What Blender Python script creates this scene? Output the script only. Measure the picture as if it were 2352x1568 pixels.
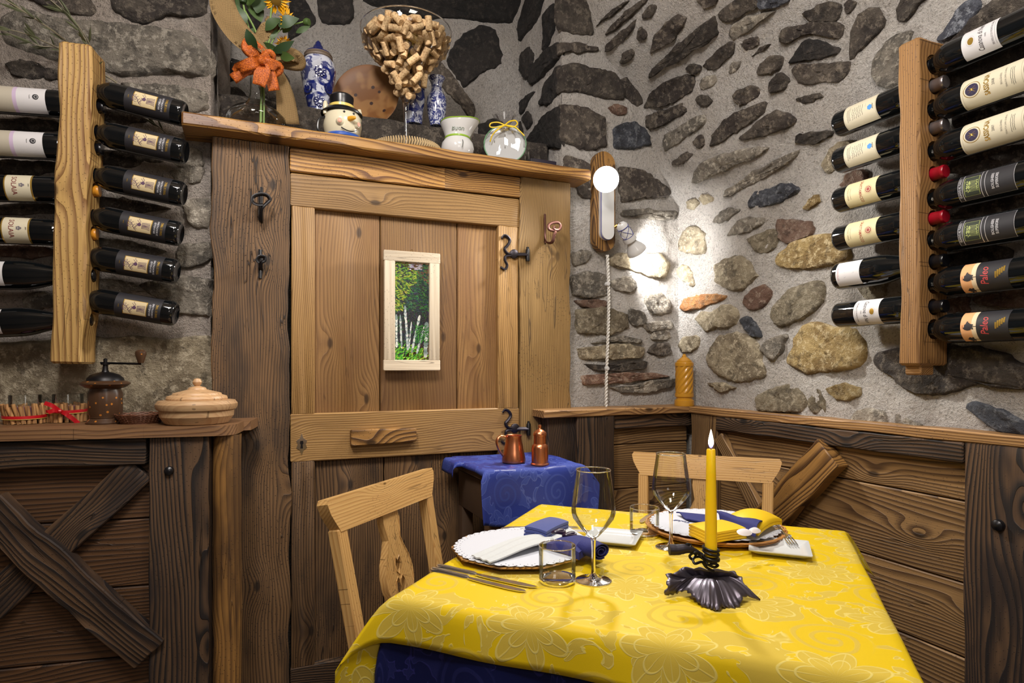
import bpy, bmesh, math, random
import numpy as np
from mathutils import Vector, Matrix, noise
from mathutils.geometry import tessellate_polygon
random.seed(7)
PI = math.pi
S = bpy.context.scene
for o in list(bpy.data.objects): bpy.data.objects.remove(o)
COL = S.collection

# ------------------------------------------------------------------ camera
CZ = 1.18                      # eye height
YAW = math.radians(23.1)       # the camera looks 23 degrees right of the door wall's normal
CY, SY = math.cos(YAW), math.sin(YAW)
F = 1419.0                     # focal length in pixels of the 2352 px wide frame
HX, HY = 1176.0, 841.0         # principal column and horizon row
cam = bpy.data.cameras.new('camera'); camo = bpy.data.objects.new('camera', cam); COL.objects.link(camo)
camo.location = (0, 0, CZ); camo.rotation_euler = (PI/2, 0, -YAW)
cam.sensor_width = 36; cam.lens = F/2352*36; cam.shift_y = (HY-784)/2352; cam.clip_start = 0.02
S.camera = camo
# ------------------------------------------------------------------ world, lights, exposure
S.view_settings.view_transform = 'Standard'; S.view_settings.look = 'None'
S.view_settings.gamma = 1; S.view_settings.use_curve_mapping = False
S.view_settings.exposure = 0.25
w = bpy.data.worlds.new('world'); S.world = w; w.use_nodes = True
w.node_tree.nodes['Background'].inputs[0].default_value = (0.9, 0.8, 0.75, 1)
w.node_tree.nodes['Background'].inputs[1].default_value = 0.05

def area(name, loc, target, size, power, col, sy=None):
    l = bpy.data.lights.new(name, 'AREA'); l.energy = power; l.color = col; l.size = size
    if sy: l.shape = 'RECTANGLE'; l.size_y = sy
    o = bpy.data.objects.new(name, l); COL.objects.link(o); o.location = loc
    o.rotation_euler = (Vector(target)-Vector(loc)).to_track_quat('-Z', 'Y').to_euler(); return o
def spot(name, loc, target, power, col, ang, blend=0.5, rad=0.03):
    l = bpy.data.lights.new(name, 'SPOT'); l.energy = power; l.color = col; l.spot_size = math.radians(ang)
    l.spot_blend = blend; l.shadow_soft_size = rad
    o = bpy.data.objects.new(name, l); COL.objects.link(o); o.location = loc
    o.rotation_euler = (Vector(target)-Vector(loc)).to_track_quat('-Z', 'Y').to_euler(); return o

# ------------------------------------------------------------------ rays and frames
def ray(px, py):
    u = (px-HX)/F; v = (HY-py)/F
    return Vector((CY*u+SY, -SY*u+CY, v))
CAM = Vector((0, 0, CZ))
def at_depth(px, py, d): return CAM+ray(px, py)*d
def at_z(px, py, z): r = ray(px, py); return CAM+r*((z-CZ)/r.z)
def at_y(px, py, Y): r = ray(px, py); return CAM+r*(Y/r.y)
def at_x(px, py, X): r = ray(px, py); return CAM+r*(X/r.x)
class Frame:
    "a vertical wall plane: s runs to the viewer's right, off towards the viewer, z up"
    def __init__(f, o, e, n): f.o = Vector((*o, 0)); f.e = Vector((*e, 0)); f.n = Vector((*n, 0))
    def w(f, s, off, z): v = f.o+f.e*s+f.n*off; return Vector((v.x, v.y, z))
    def pt(f, px, py, off=0.0):
        r = ray(px, py); d = (f.o+f.n*off-CAM).dot(f.n)/r.dot(f.n); return CAM+r*d
    def sz(f, px, py, off=0.0): p = f.pt(px, py, off); return (p-f.o).dot(f.e), p.z
FB = Frame((0, 2.113), (1, 0), (0, -1))
FN = Frame((0, 2.5), (1, 0), (0, -1))
FR = Frame((1.66, 0), (0, -1), (-1, 0))
FV = Frame((1.109, 0), (0, -1), (-1, 0))
FL = Frame((-0.101, 2.131), (0.98736, -0.1585), (-0.1585, -0.98736))

# ------------------------------------------------------------------ object helpers
WO = {}
def new_mesh(name, V, Fc, mat, smooth=True, sharp=0.7, gc=None):
    me = bpy.data.meshes.new(name); me.from_pydata([tuple(v) for v in V], [], Fc)
    if isinstance(mat, (list, tuple)):
        for m in mat: me.materials.append(m)
    else: me.materials.append(mat)
    if gc is not None:
        a = me.attributes.new('gc', 'FLOAT_VECTOR', 'POINT')
        a.data.foreach_set('vector', np.array([tuple(g) for g in gc], dtype=np.float32).ravel())
    if smooth: me.shade_smooth(); me.set_sharp_from_angle(angle=sharp)
    return me
def tag(o, label=None, cat=None, group=None, kind=None):
    if label: o['label'] = label
    if cat: o['category'] = cat
    if group: o['group'] = group
    if kind: o['kind'] = kind
    return o
def thing(name, label, cat, loc=(0, 0, 0), group=None):
    o = bpy.data.objects.new(name, None); COL.objects.link(o); o.location = loc; o.empty_display_size = 0.05
    WO[o.name] = Vector(loc); return tag(o, label, cat, group)
def obj(name, V, Fc, mat, parent=None, label=None, smooth=True, sharp=0.7, gc=None, kind=None):
    "V is in world coordinates (things are built unrotated); origin goes to the piece's own centre"
    V = [Vector(v) for v in V]
    lo = Vector([min(v[i] for v in V) for i in range(3)]); hi = Vector([max(v[i] for v in V) for i in range(3)])
    c = (lo+hi)/2
    if parent is None: c.z = lo.z
    o = bpy.data.objects.new(name, new_mesh(name, [v-c for v in V], Fc, mat, smooth, sharp, gc)); COL.objects.link(o)
    o.location = c-(WO[parent.name] if parent else Vector((0, 0, 0)))
    if parent: o.parent = parent
    WO[o.name] = c
    return tag(o, label, kind=kind)
def struct(name, V, Fc, mat, parent=None, **k):
    o = obj(name, V, Fc, mat, parent, **k)
    if parent is None: o['kind'] = 'structure'
    return o
def sthing(name, loc=(0, 0, 0), label=None):
    o = bpy.data.objects.new(name, None); COL.objects.link(o); o.location = loc; WO[o.name] = Vector(loc)
    o['kind'] = 'structure'
    if label: o['label'] = label
    return o
KIDS = {}
def kids(o): return [c for c in COL.objects if c.parent == o]
def copy_tree(o, parent=None, depth=0):
    c = o.copy(); COL.objects.link(c)
    if parent: c.parent = parent; c.location = o.location
    for k in [x for x in ALLK.get(o.name, ())]: copy_tree(k, c, depth+1)
    return c
ALLK = {}
def snapshot():
    ALLK.clear()
    for c in COL.objects:
        if c.parent: ALLK.setdefault(c.parent.name, []).append(c)

class G:
    "geometry collector"
    def __init__(g): g.V = []; g.F = []
    def add(g, V, Fc): n = len(g.V); g.V += [Vector(v) for v in V]; g.F += [tuple(i+n for i in f) for f in Fc]; return g
    def xf(g, M): g.V = [M @ v for v in g.V]; return g
    def obj(g, name, mat, parent=None, **k): return obj(name, g.V, g.F, mat, parent, **k)
def box(c, s, R=None):
    c = Vector(c); V = []
    for z in (-.5, .5):
        for x, y in ((-.5, -.5), (.5, -.5), (.5, .5), (-.5, .5)):
            v = Vector((x*s[0], y*s[1], z*s[2])); V.append(c+(R @ v if R else v))
    return V, [(3, 2, 1, 0), (4, 5, 6, 7), (0, 1, 5, 4), (1, 2, 6, 5), (2, 3, 7, 6), (3, 0, 4, 7)]
def rbox(c, s, r=0.004, R=None, seg=2):
    bm = bmesh.new(); V, Fc = box((0, 0, 0), s)
    vs = [bm.verts.new(v) for v in V]
    for f in Fc: bm.faces.new([vs[i] for i in f])
    bmesh.ops.bevel(bm, geom=list(bm.edges), offset=r, segments=seg, profile=0.5, affect='EDGES')
    bm.verts.index_update()
    c = Vector(c); V = [c+(R @ v.co if R else v.co) for v in bm.verts]; Fc = [tuple(v.index for v in f.verts) for f in bm.faces]
    bm.free(); return V, Fc
def lathe(prof, n=32, c=(0, 0, 0), axis=None, sx=1.0):
    "prof: (r, z) list; r==0 closes"
    V = []; Fc = []; rows = []
    for r, z in prof:
        if r < 1e-6: V.append(Vector((0, 0, z))); rows.append([len(V)-1])
        else:
            rows.append(list(range(len(V), len(V)+n)))
            V += [Vector((r*math.cos(2*PI*i/n)*sx, r*math.sin(2*PI*i/n), z)) for i in range(n)]
    for a, b in zip(rows, rows[1:]):
        for i in range(n):
            j = (i+1) % n
            if len(a) == 1 and len(b) == 1: continue
            if len(a) == 1: Fc.append((a[0], b[j], b[i]))
            elif len(b) == 1: Fc.append((a[i], a[j], b[0]))
            else: Fc.append((a[i], a[j], b[j], b[i]))
    if axis: R = Vector((0, 0, 1)).rotation_difference(Vector(axis)).to_matrix(); V = [R @ v for v in V]
    c = Vector(c); return [c+v for v in V], Fc
def smooth_path(P, k=6, closed=False):
    P = [Vector(p) for p in P]; out = []; n = len(P)
    rng = range(n if closed else n-1)
    for i in rng:
        p0 = P[(i-1) % n] if (closed or i > 0) else P[0]*2-P[1]; p1 = P[i]; p2 = P[(i+1) % n]
        p3 = P[(i+2) % n] if (closed or i+2 < n) else P[-1]*2-P[-2]
        for j in range(k):
            t = j/k
            out.append(0.5*((2*p1)+(p2-p0)*t+(2*p0-5*p1+4*p2-p3)*t*t+(3*p1-p0-3*p2+p3)*t**3))
    if not closed: out.append(P[-1])
    return out
def tube(P, r, n=8, closed=False, flat=None):
    "r a number or list; flat=(a,b) scales section"
    P = [Vector(p) for p in P]; m = len(P); V = []; Fc = []
    rr = r if isinstance(r, (list, tuple)) else [r]*m
    if len(rr) != m: rr = [rr[min(len(rr)-1, int(i/m*len(rr)))]+(0) for i in range(m)]
    T = [(P[(i+1) % m]-P[i-1] if closed else P[min(i+1, m-1)]-P[max(i-1, 0)]).normalized() for i in range(m)]
    N = T[0].orthogonal().normalized(); Ns = [N]
    for i in range(1, m):
        N = (N-T[i]*N.dot(T[i]))
        N = N.normalized() if N.length > 1e-6 else T[i].orthogonal().normalized()
        Ns.append(N)
    fa, fb = flat or (1, 1)
    for i in range(m):
        B = T[i].cross(Ns[i])
        for j in range(n):
            a = 2*PI*j/n; V.append(P[i]+(Ns[i]*math.cos(a)*fa+B*math.sin(a)*fb)*rr[i])
    for i in range(m if closed else m-1):
        k = (i+1) % m
        for j in range(n):
            l = (j+1) % n; Fc.append((i*n+j, i*n+l, k*n+l, k*n+j))
    if not closed: Fc.append(tuple(range(n-1, -1, -1))); Fc.append(tuple((m-1)*n+j for j in range(n)))
    return V, Fc
def strip(P, U, wdt, thick=0.0006, waves=0):
    "a flat ribbon along P; U across directions"
    m = len(P); V = []; Fc = []; k = 5
    for i, p in enumerate(P):
        p = Vector(p); t = (Vector(P[min(i+1, m-1)])-Vector(P[max(i-1, 0)])).normalized()
        u = Vector(U[i] if isinstance(U, list) else U); u = (u-t*u.dot(t)).normalized(); nn = t.cross(u)
        ww = wdt[i] if isinstance(wdt, list) else wdt
        for j in range(k):
            a = (j/(k-1)-.5); V.append(p+u*a*ww+nn*(waves*math.sin(j*2.1+i*.7)+waves*math.cos(j*3.1)))
    n = len(V)
    nrm = []
    for i in range(m):
        for j in range(k):
            a = V[i*k+min(j+1, k-1)]-V[i*k+max(j-1, 0)]; b = V[min(i+1, m-1)*k+j]-V[max(i-1, 0)*k+j]
            c = a.cross(b); nrm.append(c.normalized() if c.length > 1e-9 else Vector((0, 0, 1)))
    V += [v-nrm[i]*thick for i, v in enumerate(V[:n])]
    for i in range(m-1):
        for j in range(k-1):
            q = (i*k+j, i*k+j+1, (i+1)*k+j+1, (i+1)*k+j); Fc.append(q); Fc.append(tuple(x+n for x in reversed(q)))
    for i in range(m-1):
        for j in (0, k-1): Fc.append((i*k+j, (i+1)*k+j, (i+1)*k+j+n, i*k+j+n))
    for i in (0, m-1):
        for j in range(k-1): Fc.append((i*k+j, i*k+j+1, i*k+j+1+n, i*k+j+n))
    return V, Fc
def prism(loops, M, th):
    "2D loops (outer + holes) -> slab, front at local z=0, back at -th; M maps local to world"
    L = [[Vector((p[0], p[1], 0)) for p in lp] for lp in loops]
    flat = [v for lp in L for v in lp]; n = len(flat); tris = tessellate_polygon(L)
    V = [M @ v for v in flat]+[M @ (v-Vector((0, 0, th))) for v in flat]; Fc = []
    for t in tris:
        a, b, c = (flat[i] for i in t)
        t = tuple(t) if (b-a).cross(c-a).z > 0 else tuple(reversed(t))
        Fc.append(t); Fc.append(tuple(i+n for i in reversed(t)))
    k = 0
    for lp in L:
        m = len(lp)
        for i in range(m): j = (i+1) % m; Fc.append((k+i, k+j, k+j+n, k+i+n))
        k += m
    return V, Fc
def basis(o, x, z):
    z = Vector(z).normalized(); x = Vector(x); x = (x-z*x.dot(z)).normalized(); y = z.cross(x)
    M = Matrix((x, y, z)).transposed().to_4x4(); M.translation = Vector(o); return M
def fbm(p, o=3):
    s = 0; a = 1; f = 1
    for _ in range(o): s += a*noise.noise(Vector(p)*f); a *= .5; f *= 2.07
    return s
BOFF = [0]
def board(name, a, b, nrm, wd, th, mat, parent=None, wav=0.0, rough=0.0, ch=0.003, seg=None, nx=4, wb=None,
          label=None, taper=None, struct_=False, cr=None, kind=None, sd=None):
    "a plank from a to b (mid of its front face), nrm = front normal, wd wide, th thick, edges wavy by wav, face uneven by rough"
    a = Vector(a); b = Vector(b); nrm = Vector(nrm).normalized(); T = (b-a); L = T.length; T.normalize()
    nrm = (nrm-T*nrm.dot(T)).normalized(); side = nrm.cross(T)
    if seg is None: seg = max(2, int(L/(0.03 if (wav or rough) else 0.3)))
    wb = wd if wb is None else wb
    BOFF[0] += 1; rnd = random.Random(BOFF[0]*13+5); ox, oy, oz = rnd.uniform(-9, 9), rnd.uniform(-9, 9), rnd.uniform(-9, 9)
    sec = [(-1, -ch, 0), ] ; V = []; GC = []; Fc = []
    def section(w2):
        pts = []
        for i in range(nx+1): pts.append((-w2+ch+(2*w2-2*ch)*i/nx, 0.0))
        pts += [(w2, -ch), (w2, -th*.5), (w2, -th+ch), (w2-ch, -th), (-w2+ch, -th), (-w2, -th+ch), (-w2, -th*.5), (-w2, -ch)]
        return pts
    m = None
    for i in range(seg+1):
        t = i/seg; w2 = (wd+(wb-wd)*t)/2; c = a+T*(L*t); pts = section(w2); m = len(pts)
        for (x, z) in pts:
            sg = 1 if x > 0 else -1
            dx = wav*fbm((t*L*7+ox, sg*3.1+oy, 0), 2) if wav and abs(x) > w2*.7 else 0
            dz = rough*fbm((t*L*9+ox, x*22+oy, oz), 2) if rough and z > -th*.6 else 0
            V.append(c+side*(x+dx)+nrm*(z+dz))
            GC.append((t*L+ox, x+oy, z+oz))
    for i in range(seg):
        for j in range(m): k = (j+1) % m; Fc.append((i*m+j, i*m+k, (i+1)*m+k, (i+1)*m+j))
    # end caps: bevelled
    for e, sgn in ((0, -1), (seg, 1)):
        base = len(V); t = e/seg; c = a+T*(L*t+sgn*ch); w2 = (wd+(wb-wd)*t)/2
        cc = V[e*m:(e+1)*m]; cen = sum(cc, Vector())/m
        for j in range(m):
            v = cc[j]; d = (cen-v); V.append(v+d*min(.5, ch/max(d.length, 1e-4))+T*sgn*ch); g = GC[e*m+j]; GC.append((g[0]+sgn*ch, g[1], g[2]))
        for j in range(m):
            k = (j+1) % m
            Fc.append((e*m+k, e*m+j, base+j, base+k) if sgn < 0 else (e*m+j, e*m+k, base+k, base+j))
        V.append(cen+T*sgn*ch); GC.append((GC[base][0], oy, -th/2+oz)); ci = len(V)-1
        for j in range(m): k = (j+1) % m; Fc.append((ci, base+k, base+j) if sgn < 0 else (ci, base+j, base+k))
    f = struct if struct_ else obj
    return f(name, V, Fc, mat, parent, label=label, gc=GC, sharp=0.6, kind=kind) if not struct_ else struct(name, V, Fc, mat, parent, label=label, gc=GC)
def vb(name, fr, x0, x1, z0, z1, off, th, mat, parent, **k):
    "vertical board on a wall frame; x0,x1 = s range, front face at off"
    return board(name, fr.w((x0+x1)/2, off, z0), fr.w((x0+x1)/2, off, z1), fr.n, x1-x0, th, mat, parent, **k)
def hb(name, fr, x0, x1, z0, z1, off, th, mat, parent, **k):
    return board(name, fr.w(x0, off, (z0+z1)/2), fr.w(x1, off, (z0+z1)/2), fr.n, z1-z0, th, mat, parent, **k)

# ------------------------------------------------------------------ materials
def srgb(r, g, b):
    f = lambda c: (c/255/12.92 if c/255 <= .04045 else ((c/255+.055)/1.055)**2.4); return (f(r), f(g), f(b), 1)
class NT:
    def __init__(s, name, rough=0.6):
        s.m = bpy.data.materials.new(name); s.m.use_nodes = True; s.t = s.m.node_tree
        s.b = s.t.nodes['Principled BSDF']; s.b.inputs['Roughness'].default_value = rough
    def n(s, ty, **k):
        x = s.t.nodes.new(ty)
        for a, v in k.items(): setattr(x, a, v)
        return x
    def l(s, a, b): s.t.links.new(a, b)
    def inp(s, sock, v):
        if isinstance(v, bpy.types.NodeSocket): s.l(v, sock)
        else: sock.default_value = v
    def M(s, op, a, b=0.0, c=0.0):
        x = s.n('ShaderNodeMath', operation=op); s.inp(x.inputs[0], a); s.inp(x.inputs[1], b); s.inp(x.inputs[2], c); return x.outputs[0]
    def sep(s, v): x = s.n('ShaderNodeSeparateXYZ'); s.l(v, x.inputs[0]); return x.outputs
    def comb(s, a, b, c=0.0):
        x = s.n('ShaderNodeCombineXYZ'); s.inp(x.inputs[0], a); s.inp(x.inputs[1], b); s.inp(x.inputs[2], c); return x.outputs[0]
    def vm(s, v, sc):
        x = s.n('ShaderNodeVectorMath', operation='MULTIPLY'); s.l(v, x.inputs[0]); x.inputs[1].default_value = sc; return x.outputs[0]
    def gc(s): return s.n('ShaderNodeAttribute', attribute_name='gc').outputs['Vector']
    def pos(s): return s.n('ShaderNodeNewGeometry').outputs['Position']
    def objc(s): return s.n('ShaderNodeTexCoord').outputs['Object']
    def rnd(s): return s.n('ShaderNodeObjectInfo').outputs['Random']
    def noise(s, v, sc=5, det=3, ro=.5, dist=0):
        x = s.n('ShaderNodeTexNoise'); s.l(v, x.inputs['Vector']); x.inputs['Scale'].default_value = sc
        x.inputs['Detail'].default_value = det; x.inputs['Roughness'].default_value = ro; x.inputs['Distortion'].default_value = dist
        return x.outputs[0]
    def vor(s, v, sc=5, feat='F1', dim='3D'):
        x = s.n('ShaderNodeTexVoronoi', feature=feat, voronoi_dimensions=dim); s.l(v, x.inputs['Vector']); x.inputs['Scale'].default_value = sc; return x.outputs[0]
    def mr(s, v, a, b, c=0.0, d=1.0, sm=True):
        x = s.n('ShaderNodeMapRange'); x.interpolation_type = 'SMOOTHSTEP' if sm else 'LINEAR'
        for i, q in enumerate((v, a, b, c, d)): s.inp(x.inputs[i], q)
        return x.outputs[0]
    def mix(s, f, a, b, bt='MIX'):
        x = s.n('ShaderNodeMix', data_type='RGBA', blend_type=bt); s.inp(x.inputs[0], f); s.inp(x.inputs[6], a); s.inp(x.inputs[7], b); return x.outputs[2]
    def col(s, c): s.inp(s.b.inputs['Base Color'], c); return s
    def bump(s, h, st=.5, dist=.002, prev=None):
        x = s.n('ShaderNodeBump'); x.inputs['Strength'].default_value = st; x.inputs['Distance'].default_value = dist; s.l(h, x.inputs['Height'])
        if prev: s.l(prev, x.inputs['Normal'])
        s.l(x.outputs[0], s.b.inputs['Normal']); return x.outputs[0]
    def set(s, **k):
        for a, v in k.items(): s.inp(s.b.inputs[a.replace('_', ' ')], v)
        return s
def plain(name, c, rough=.5, metal=0, **k):
    n = NT(name, rough); n.col(c); n.set(Metallic=metal, **k)
    if 'bumpy' in name: pass
    return n.m
def wood(name, light, dark, freq=60, con=.8, rough=.6, bmp=.5, stain=None, stamt=0.0, knot=.06, fibre=.4, wob=.045, wrm=.5, crk=.5):
    n = NT(name, rough); g = n.gc(); x, y, z = n.sep(g)
    low = n.noise(n.vm(g, (.8, 4, 4)), 1, 2, .5)
    low2 = n.noise(n.vm(g, (3, 22, 22)), 1, 2, .5)
    kd = n.vor(n.comb(n.M('MULTIPLY', x, 2.4), n.M('MULTIPLY', y, 5.0), 0.0), 1.0, dim='2D')
    kf = n.mr(kd, 0.0, .35, 1.0, 0.0); kf = n.M('MULTIPLY', kf, kf)
    w_ = n.M('ADD', y, n.M('MULTIPLY', z, .6))
    w_ = n.M('ADD', w_, n.M('MULTIPLY', low, wob*3)); w_ = n.M('ADD', w_, n.M('MULTIPLY', low2, wob*.08))
    w_ = n.M('ADD', w_, n.M('MULTIPLY', kf, .03 if knot else 0.0))
    ring = n.M('FRACT', n.M('MULTIPLY', w_, freq*1.7))
    ring = n.mr(ring, .25, .95, 0, 1); edge = n.mr(n.M('FRACT', n.M('MULTIPLY', w_, freq*1.7)), .95, 1.0, 0, 1)
    ring = n.M('SUBTRACT', ring, edge)
    fib = n.noise(n.vm(g, (9, 380, 380)), 1, 2, .6)
    big = n.noise(n.vm(g, (2.2, 9, 9)), 1, 3, .6)
    f = n.M('MULTIPLY', ring, con); f = n.M('ADD', f, n.M('MULTIPLY', n.M('SUBTRACT', fib, .5), fibre*2.2))
    f = n.M('ADD', f, n.M('MULTIPLY', n.M('SUBTRACT', big, .5), .9))
    fc = n.mr(f, -.1, 1.0, 0, 1, False)
    c = n.mix(fc, light, dark)
    kn = n.mr(kd, knot*.4, knot, 1.0, 0.0); c = n.mix(n.M('MULTIPLY', kn, .85), c, [q*.35 for q in dark[:3]]+[1])
    if stain: c = n.mix(n.M('MULTIPLY', n.mr(n.noise(n.vm(g, (1.6, 6, 6)), 1.0, 4, .65), .45, .62, 0, 1), stamt), c, stain)
    hv = n.mr(n.rnd(), 0, 1, .82, 1.15, False); hs = n.n('ShaderNodeHueSaturation'); n.l(hv, hs.inputs['Value']); n.l(c, hs.inputs['Color'])
    worm = n.mr(n.vor(n.vm(g, (62, 78, 0)), 1, dim='2D'), .07, .10, 1, 0)
    wmask = n.M('MULTIPLY', worm, n.mr(n.noise(g, 5, 2), .46, .56, 0, wrm))
    cn = n.noise(n.vm(g, (1.1, 16, 16)), 1, 3, .6); ck = n.mr(n.M('ABSOLUTE', n.M('SUBTRACT', cn, .5)), .002, .007, 1, 0)
    ck = n.M('MULTIPLY', ck, n.mr(n.noise(n.vm(g, (1.5, 5, 5)), 1, 1), .5, .58, 0, crk)); wmask = n.M('MAXIMUM', wmask, ck)
    n.col(n.mix(wmask, hs.outputs[0], (.02, .01, .005, 1)))
    h = n.M('SUBTRACT', n.M('SUBTRACT', n.M('MULTIPLY', fib, .5), n.M('MULTIPLY', ring, 1.0)), n.M('MULTIPLY', wmask, 2.5)); n.bump(h, bmp, .0012)
    return n.m
W_DOOR = wood('door_wood', srgb(164, 128, 78), srgb(98, 68, 34), 75, .65, .5, .4, crk=.3, wrm=.3)
W_PANEL = wood('panel_wood', srgb(148, 112, 68), srgb(92, 62, 34), 55, .6, .5, .35, srgb(112, 78, 50), .5, wob=.07, crk=.3, wrm=.2)
W_POSTL = wood('old_post_wood', srgb(118, 88, 56), srgb(52, 35, 22), 75, .85, .65, .8, srgb(40, 28, 20), .7, wrm=.95, crk=.95)
W_POSTR = wood('post_wood', srgb(160, 128, 78), srgb(88, 62, 32), 85, .75, .6, .7, srgb(120, 92, 50), .5, wrm=.9, crk=.6)
W_SHELF = wood('shelf_wood', srgb(184, 138, 74), srgb(98, 60, 28), 50, .95, .45, .6, wob=.09, crk=.5)
W_RACK = wood('rack_wood', srgb(200, 162, 98), srgb(124, 84, 42), 45, .9, .5, .6, wob=.07)
W_RACKR = wood('rack_wood_red', srgb(166, 124, 74), srgb(108, 72, 38), 110, .75, .5, .5, wob=.02, knot=.02)
W_DARK = wood('dark_old_wood', srgb(92, 68, 46), srgb(24, 17, 15), 60, 1.1, .7, 1.0, srgb(28, 20, 20), .8, wob=.09, crk=1.0)
W_DPLANK = wood('dark_plank_wood', srgb(104, 72, 44), srgb(46, 30, 20), 50, .9, .6, .7, wob=.07)
W_LOG = wood('log_wood', srgb(150, 108, 54), srgb(66, 40, 22), 40, .6, .6, 1.0, srgb(50, 32, 20), .7)
W_WAIN = wood('wainscot_wood', srgb(140, 108, 68), srgb(66, 44, 26), 55, .9, .6, .8, wob=.07)
W_COUNT = wood('counter_wood', srgb(146, 108, 72), srgb(84, 54, 34), 70, .7, .5, .5)
W_LEDGE = wood('ledge_wood', srgb(180, 138, 88), srgb(92, 58, 34), 60, .8, .5, .6)
W_PINE = wood('pine', srgb(206, 166, 106), srgb(166, 120, 66), 80, .6, .4, .3, knot=.02)
W_PALE = wood('pale_wood', srgb(212, 198, 176), srgb(200, 182, 156), 60, .4, .45, .1, knot=.015)
W_BOWL = wood('turned_wood', srgb(200, 164, 122), srgb(170, 126, 88), 50, .5, .45, .1, knot=0.0)
W_BRACE = wood('brace_wood', srgb(158, 116, 62), srgb(72, 46, 22), 40, 1.0, .5, .9, wob=.12)

def stone(name, c1, c2, c3, sc=1.0, rough=.8):
    n = NT(name, rough); p = n.pos()
    a = n.noise(p, 9*sc, 6, .7); b = n.noise(p, 45*sc, 5, .75); d = n.noise(p, 2.2, 2)
    c = n.mix(n.mr(a, .42, .58), c1, c2); c = n.mix(n.mr(b, .50, .62, 0, .85), c, c3); c = n.mix(n.mr(n.noise(p, 26*sc, 5, .7), .54, .64, 0, .6), c, [q*.35 for q in c1[:3]]+[1])
    hs = n.n('ShaderNodeHueSaturation'); n.l(n.mr(n.rnd(), 0, 1, .65, 1.35, False), hs.inputs['Value']); n.l(c, hs.inputs['Color']); n.col(hs.outputs[0])
    v = n.noise(p, 130, 4, .8); h = n.M('ADD', n.M('MULTIPLY', a, 2.5), n.M('ADD', n.M('MULTIPLY', b, 1.5), v)); n.bump(h, 1.0, .009)
    return n.m
ST = {'d': stone('stone_dark', srgb(58, 50, 46), srgb(84, 76, 68), srgb(128, 118, 106)),
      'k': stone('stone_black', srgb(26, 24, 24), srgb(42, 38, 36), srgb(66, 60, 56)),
      'g': stone('stone_grey', srgb(104, 98, 90), srgb(142, 134, 122), srgb(190, 182, 168)),
      't': stone('stone_tan', srgb(122, 110, 90), srgb(160, 148, 124), srgb(196, 184, 160)),
      'y': stone('stone_ochre', srgb(128, 104, 62), srgb(172, 148, 98), srgb(204, 186, 146)),
      'o': stone('stone_orange', srgb(160, 106, 60), srgb(178, 128, 78), srgb(146, 122, 92)),
      'r': stone('stone_red', srgb(108, 80, 66), srgb(132, 104, 88), srgb(160, 140, 124)),
      'b': stone('stone_blue', srgb(58, 60, 70), srgb(84, 88, 98), srgb(134, 138, 146))}
def mortar(name, c1, c2, c3):
    n = NT(name, .9); p = n.pos()
    a = n.noise(p, 3.5, 4, .6); b = n.noise(p, 130, 4, .85); c_ = n.noise(p, 34, 5, .75)
    c = n.mix(n.mr(a, .35, .65), c1, c2); c = n.mix(n.mr(c_, .5, .75, 0, .55), c, c3)
    c = n.mix(n.mr(b, .52, .64, 0, .6), c, [q*.42 for q in c3[:3]]+[1])
    n.col(c); h = n.M('ADD', n.M('MULTIPLY', c_, 2.0), n.M('MULTIPLY', b, 1.3)); n.bump(h, 1.0, .03); return n.m
M_MORT = mortar('mortar', srgb(246, 240, 234), srgb(232, 224, 216), srgb(190, 180, 170))
M_MORTL = mortar('mortar_dirty', srgb(240, 228, 218), srgb(212, 198, 186), srgb(156, 144, 132))

def thin_glass(name, tint=(1, 1, 1, 1), lo=.05, hi=.75, pw=.3):
    n = NT(name); n.t.nodes.remove(n.b); out = n.t.nodes['Material Output']
    tr = n.n('ShaderNodeBsdfTransparent'); tr.inputs[0].default_value = tint
    gl = n.n('ShaderNodeBsdfGlossy'); gl.inputs['Roughness'].default_value = .01
    lw = n.n('ShaderNodeLayerWeight'); lw.inputs[0].default_value = pw
    mx = n.n('ShaderNodeMixShader'); n.l(n.mr(lw.outputs['Fresnel'], 0, 1, lo, hi, False), mx.inputs[0]); n.l(tr.outputs[0], mx.inputs[1]); n.l(gl.outputs[0], mx.inputs[2])
    n.l(mx.outputs[0], out.inputs[0]); return n.m
M_GLASS = thin_glass('thin_glass', (.97, .98, .98, 1), .03, .9, .2)
M_SOLIDG = plain('solid_glass', (1, 1, 1, 1), 0.0, 0, Transmission_Weight=1.0, IOR=1.46)
M_FOIL = thin_glass('cellophane', (.93, .93, .94, 1), .06, .5, .25)
M_BOTTLE = plain('bottle_glass', (.004, .005, .006, 1), .04, 0, Coat_Weight=.3)
M_IRON = plain('wrought_iron', srgb(58, 54, 60), .45, .8)
M_IRONL = plain('forged_leaf_iron', srgb(96, 90, 100), .38, .85)
M_IRONR = plain('rusty_iron', srgb(92, 58, 50), .5, .7)
M_IRONB = plain('black_iron', srgb(26, 24, 26), .4, .5)
M_STEEL = plain('steel', (.75, .75, .76, 1), .18, 1)
M_BRASS = plain('brass', srgb(150, 120, 70), .3, 1)
M_CER = plain('white_ceramic', srgb(204, 204, 204), .12)
M_BLUEP = plain('blue_paint', srgb(30, 44, 140), .2)
M_DISH = plain('dish_porcelain', srgb(200, 202, 202), .1)
M_COPPER = plain('copper', srgb(214, 138, 98), .3, 1)
M_BLACK = plain('black_paint', (.006, .006, .008, 1), .3)
def P_(name, r, g, b, rough=.6, **k): return plain(name, srgb(r, g, b), rough, **k)
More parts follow.
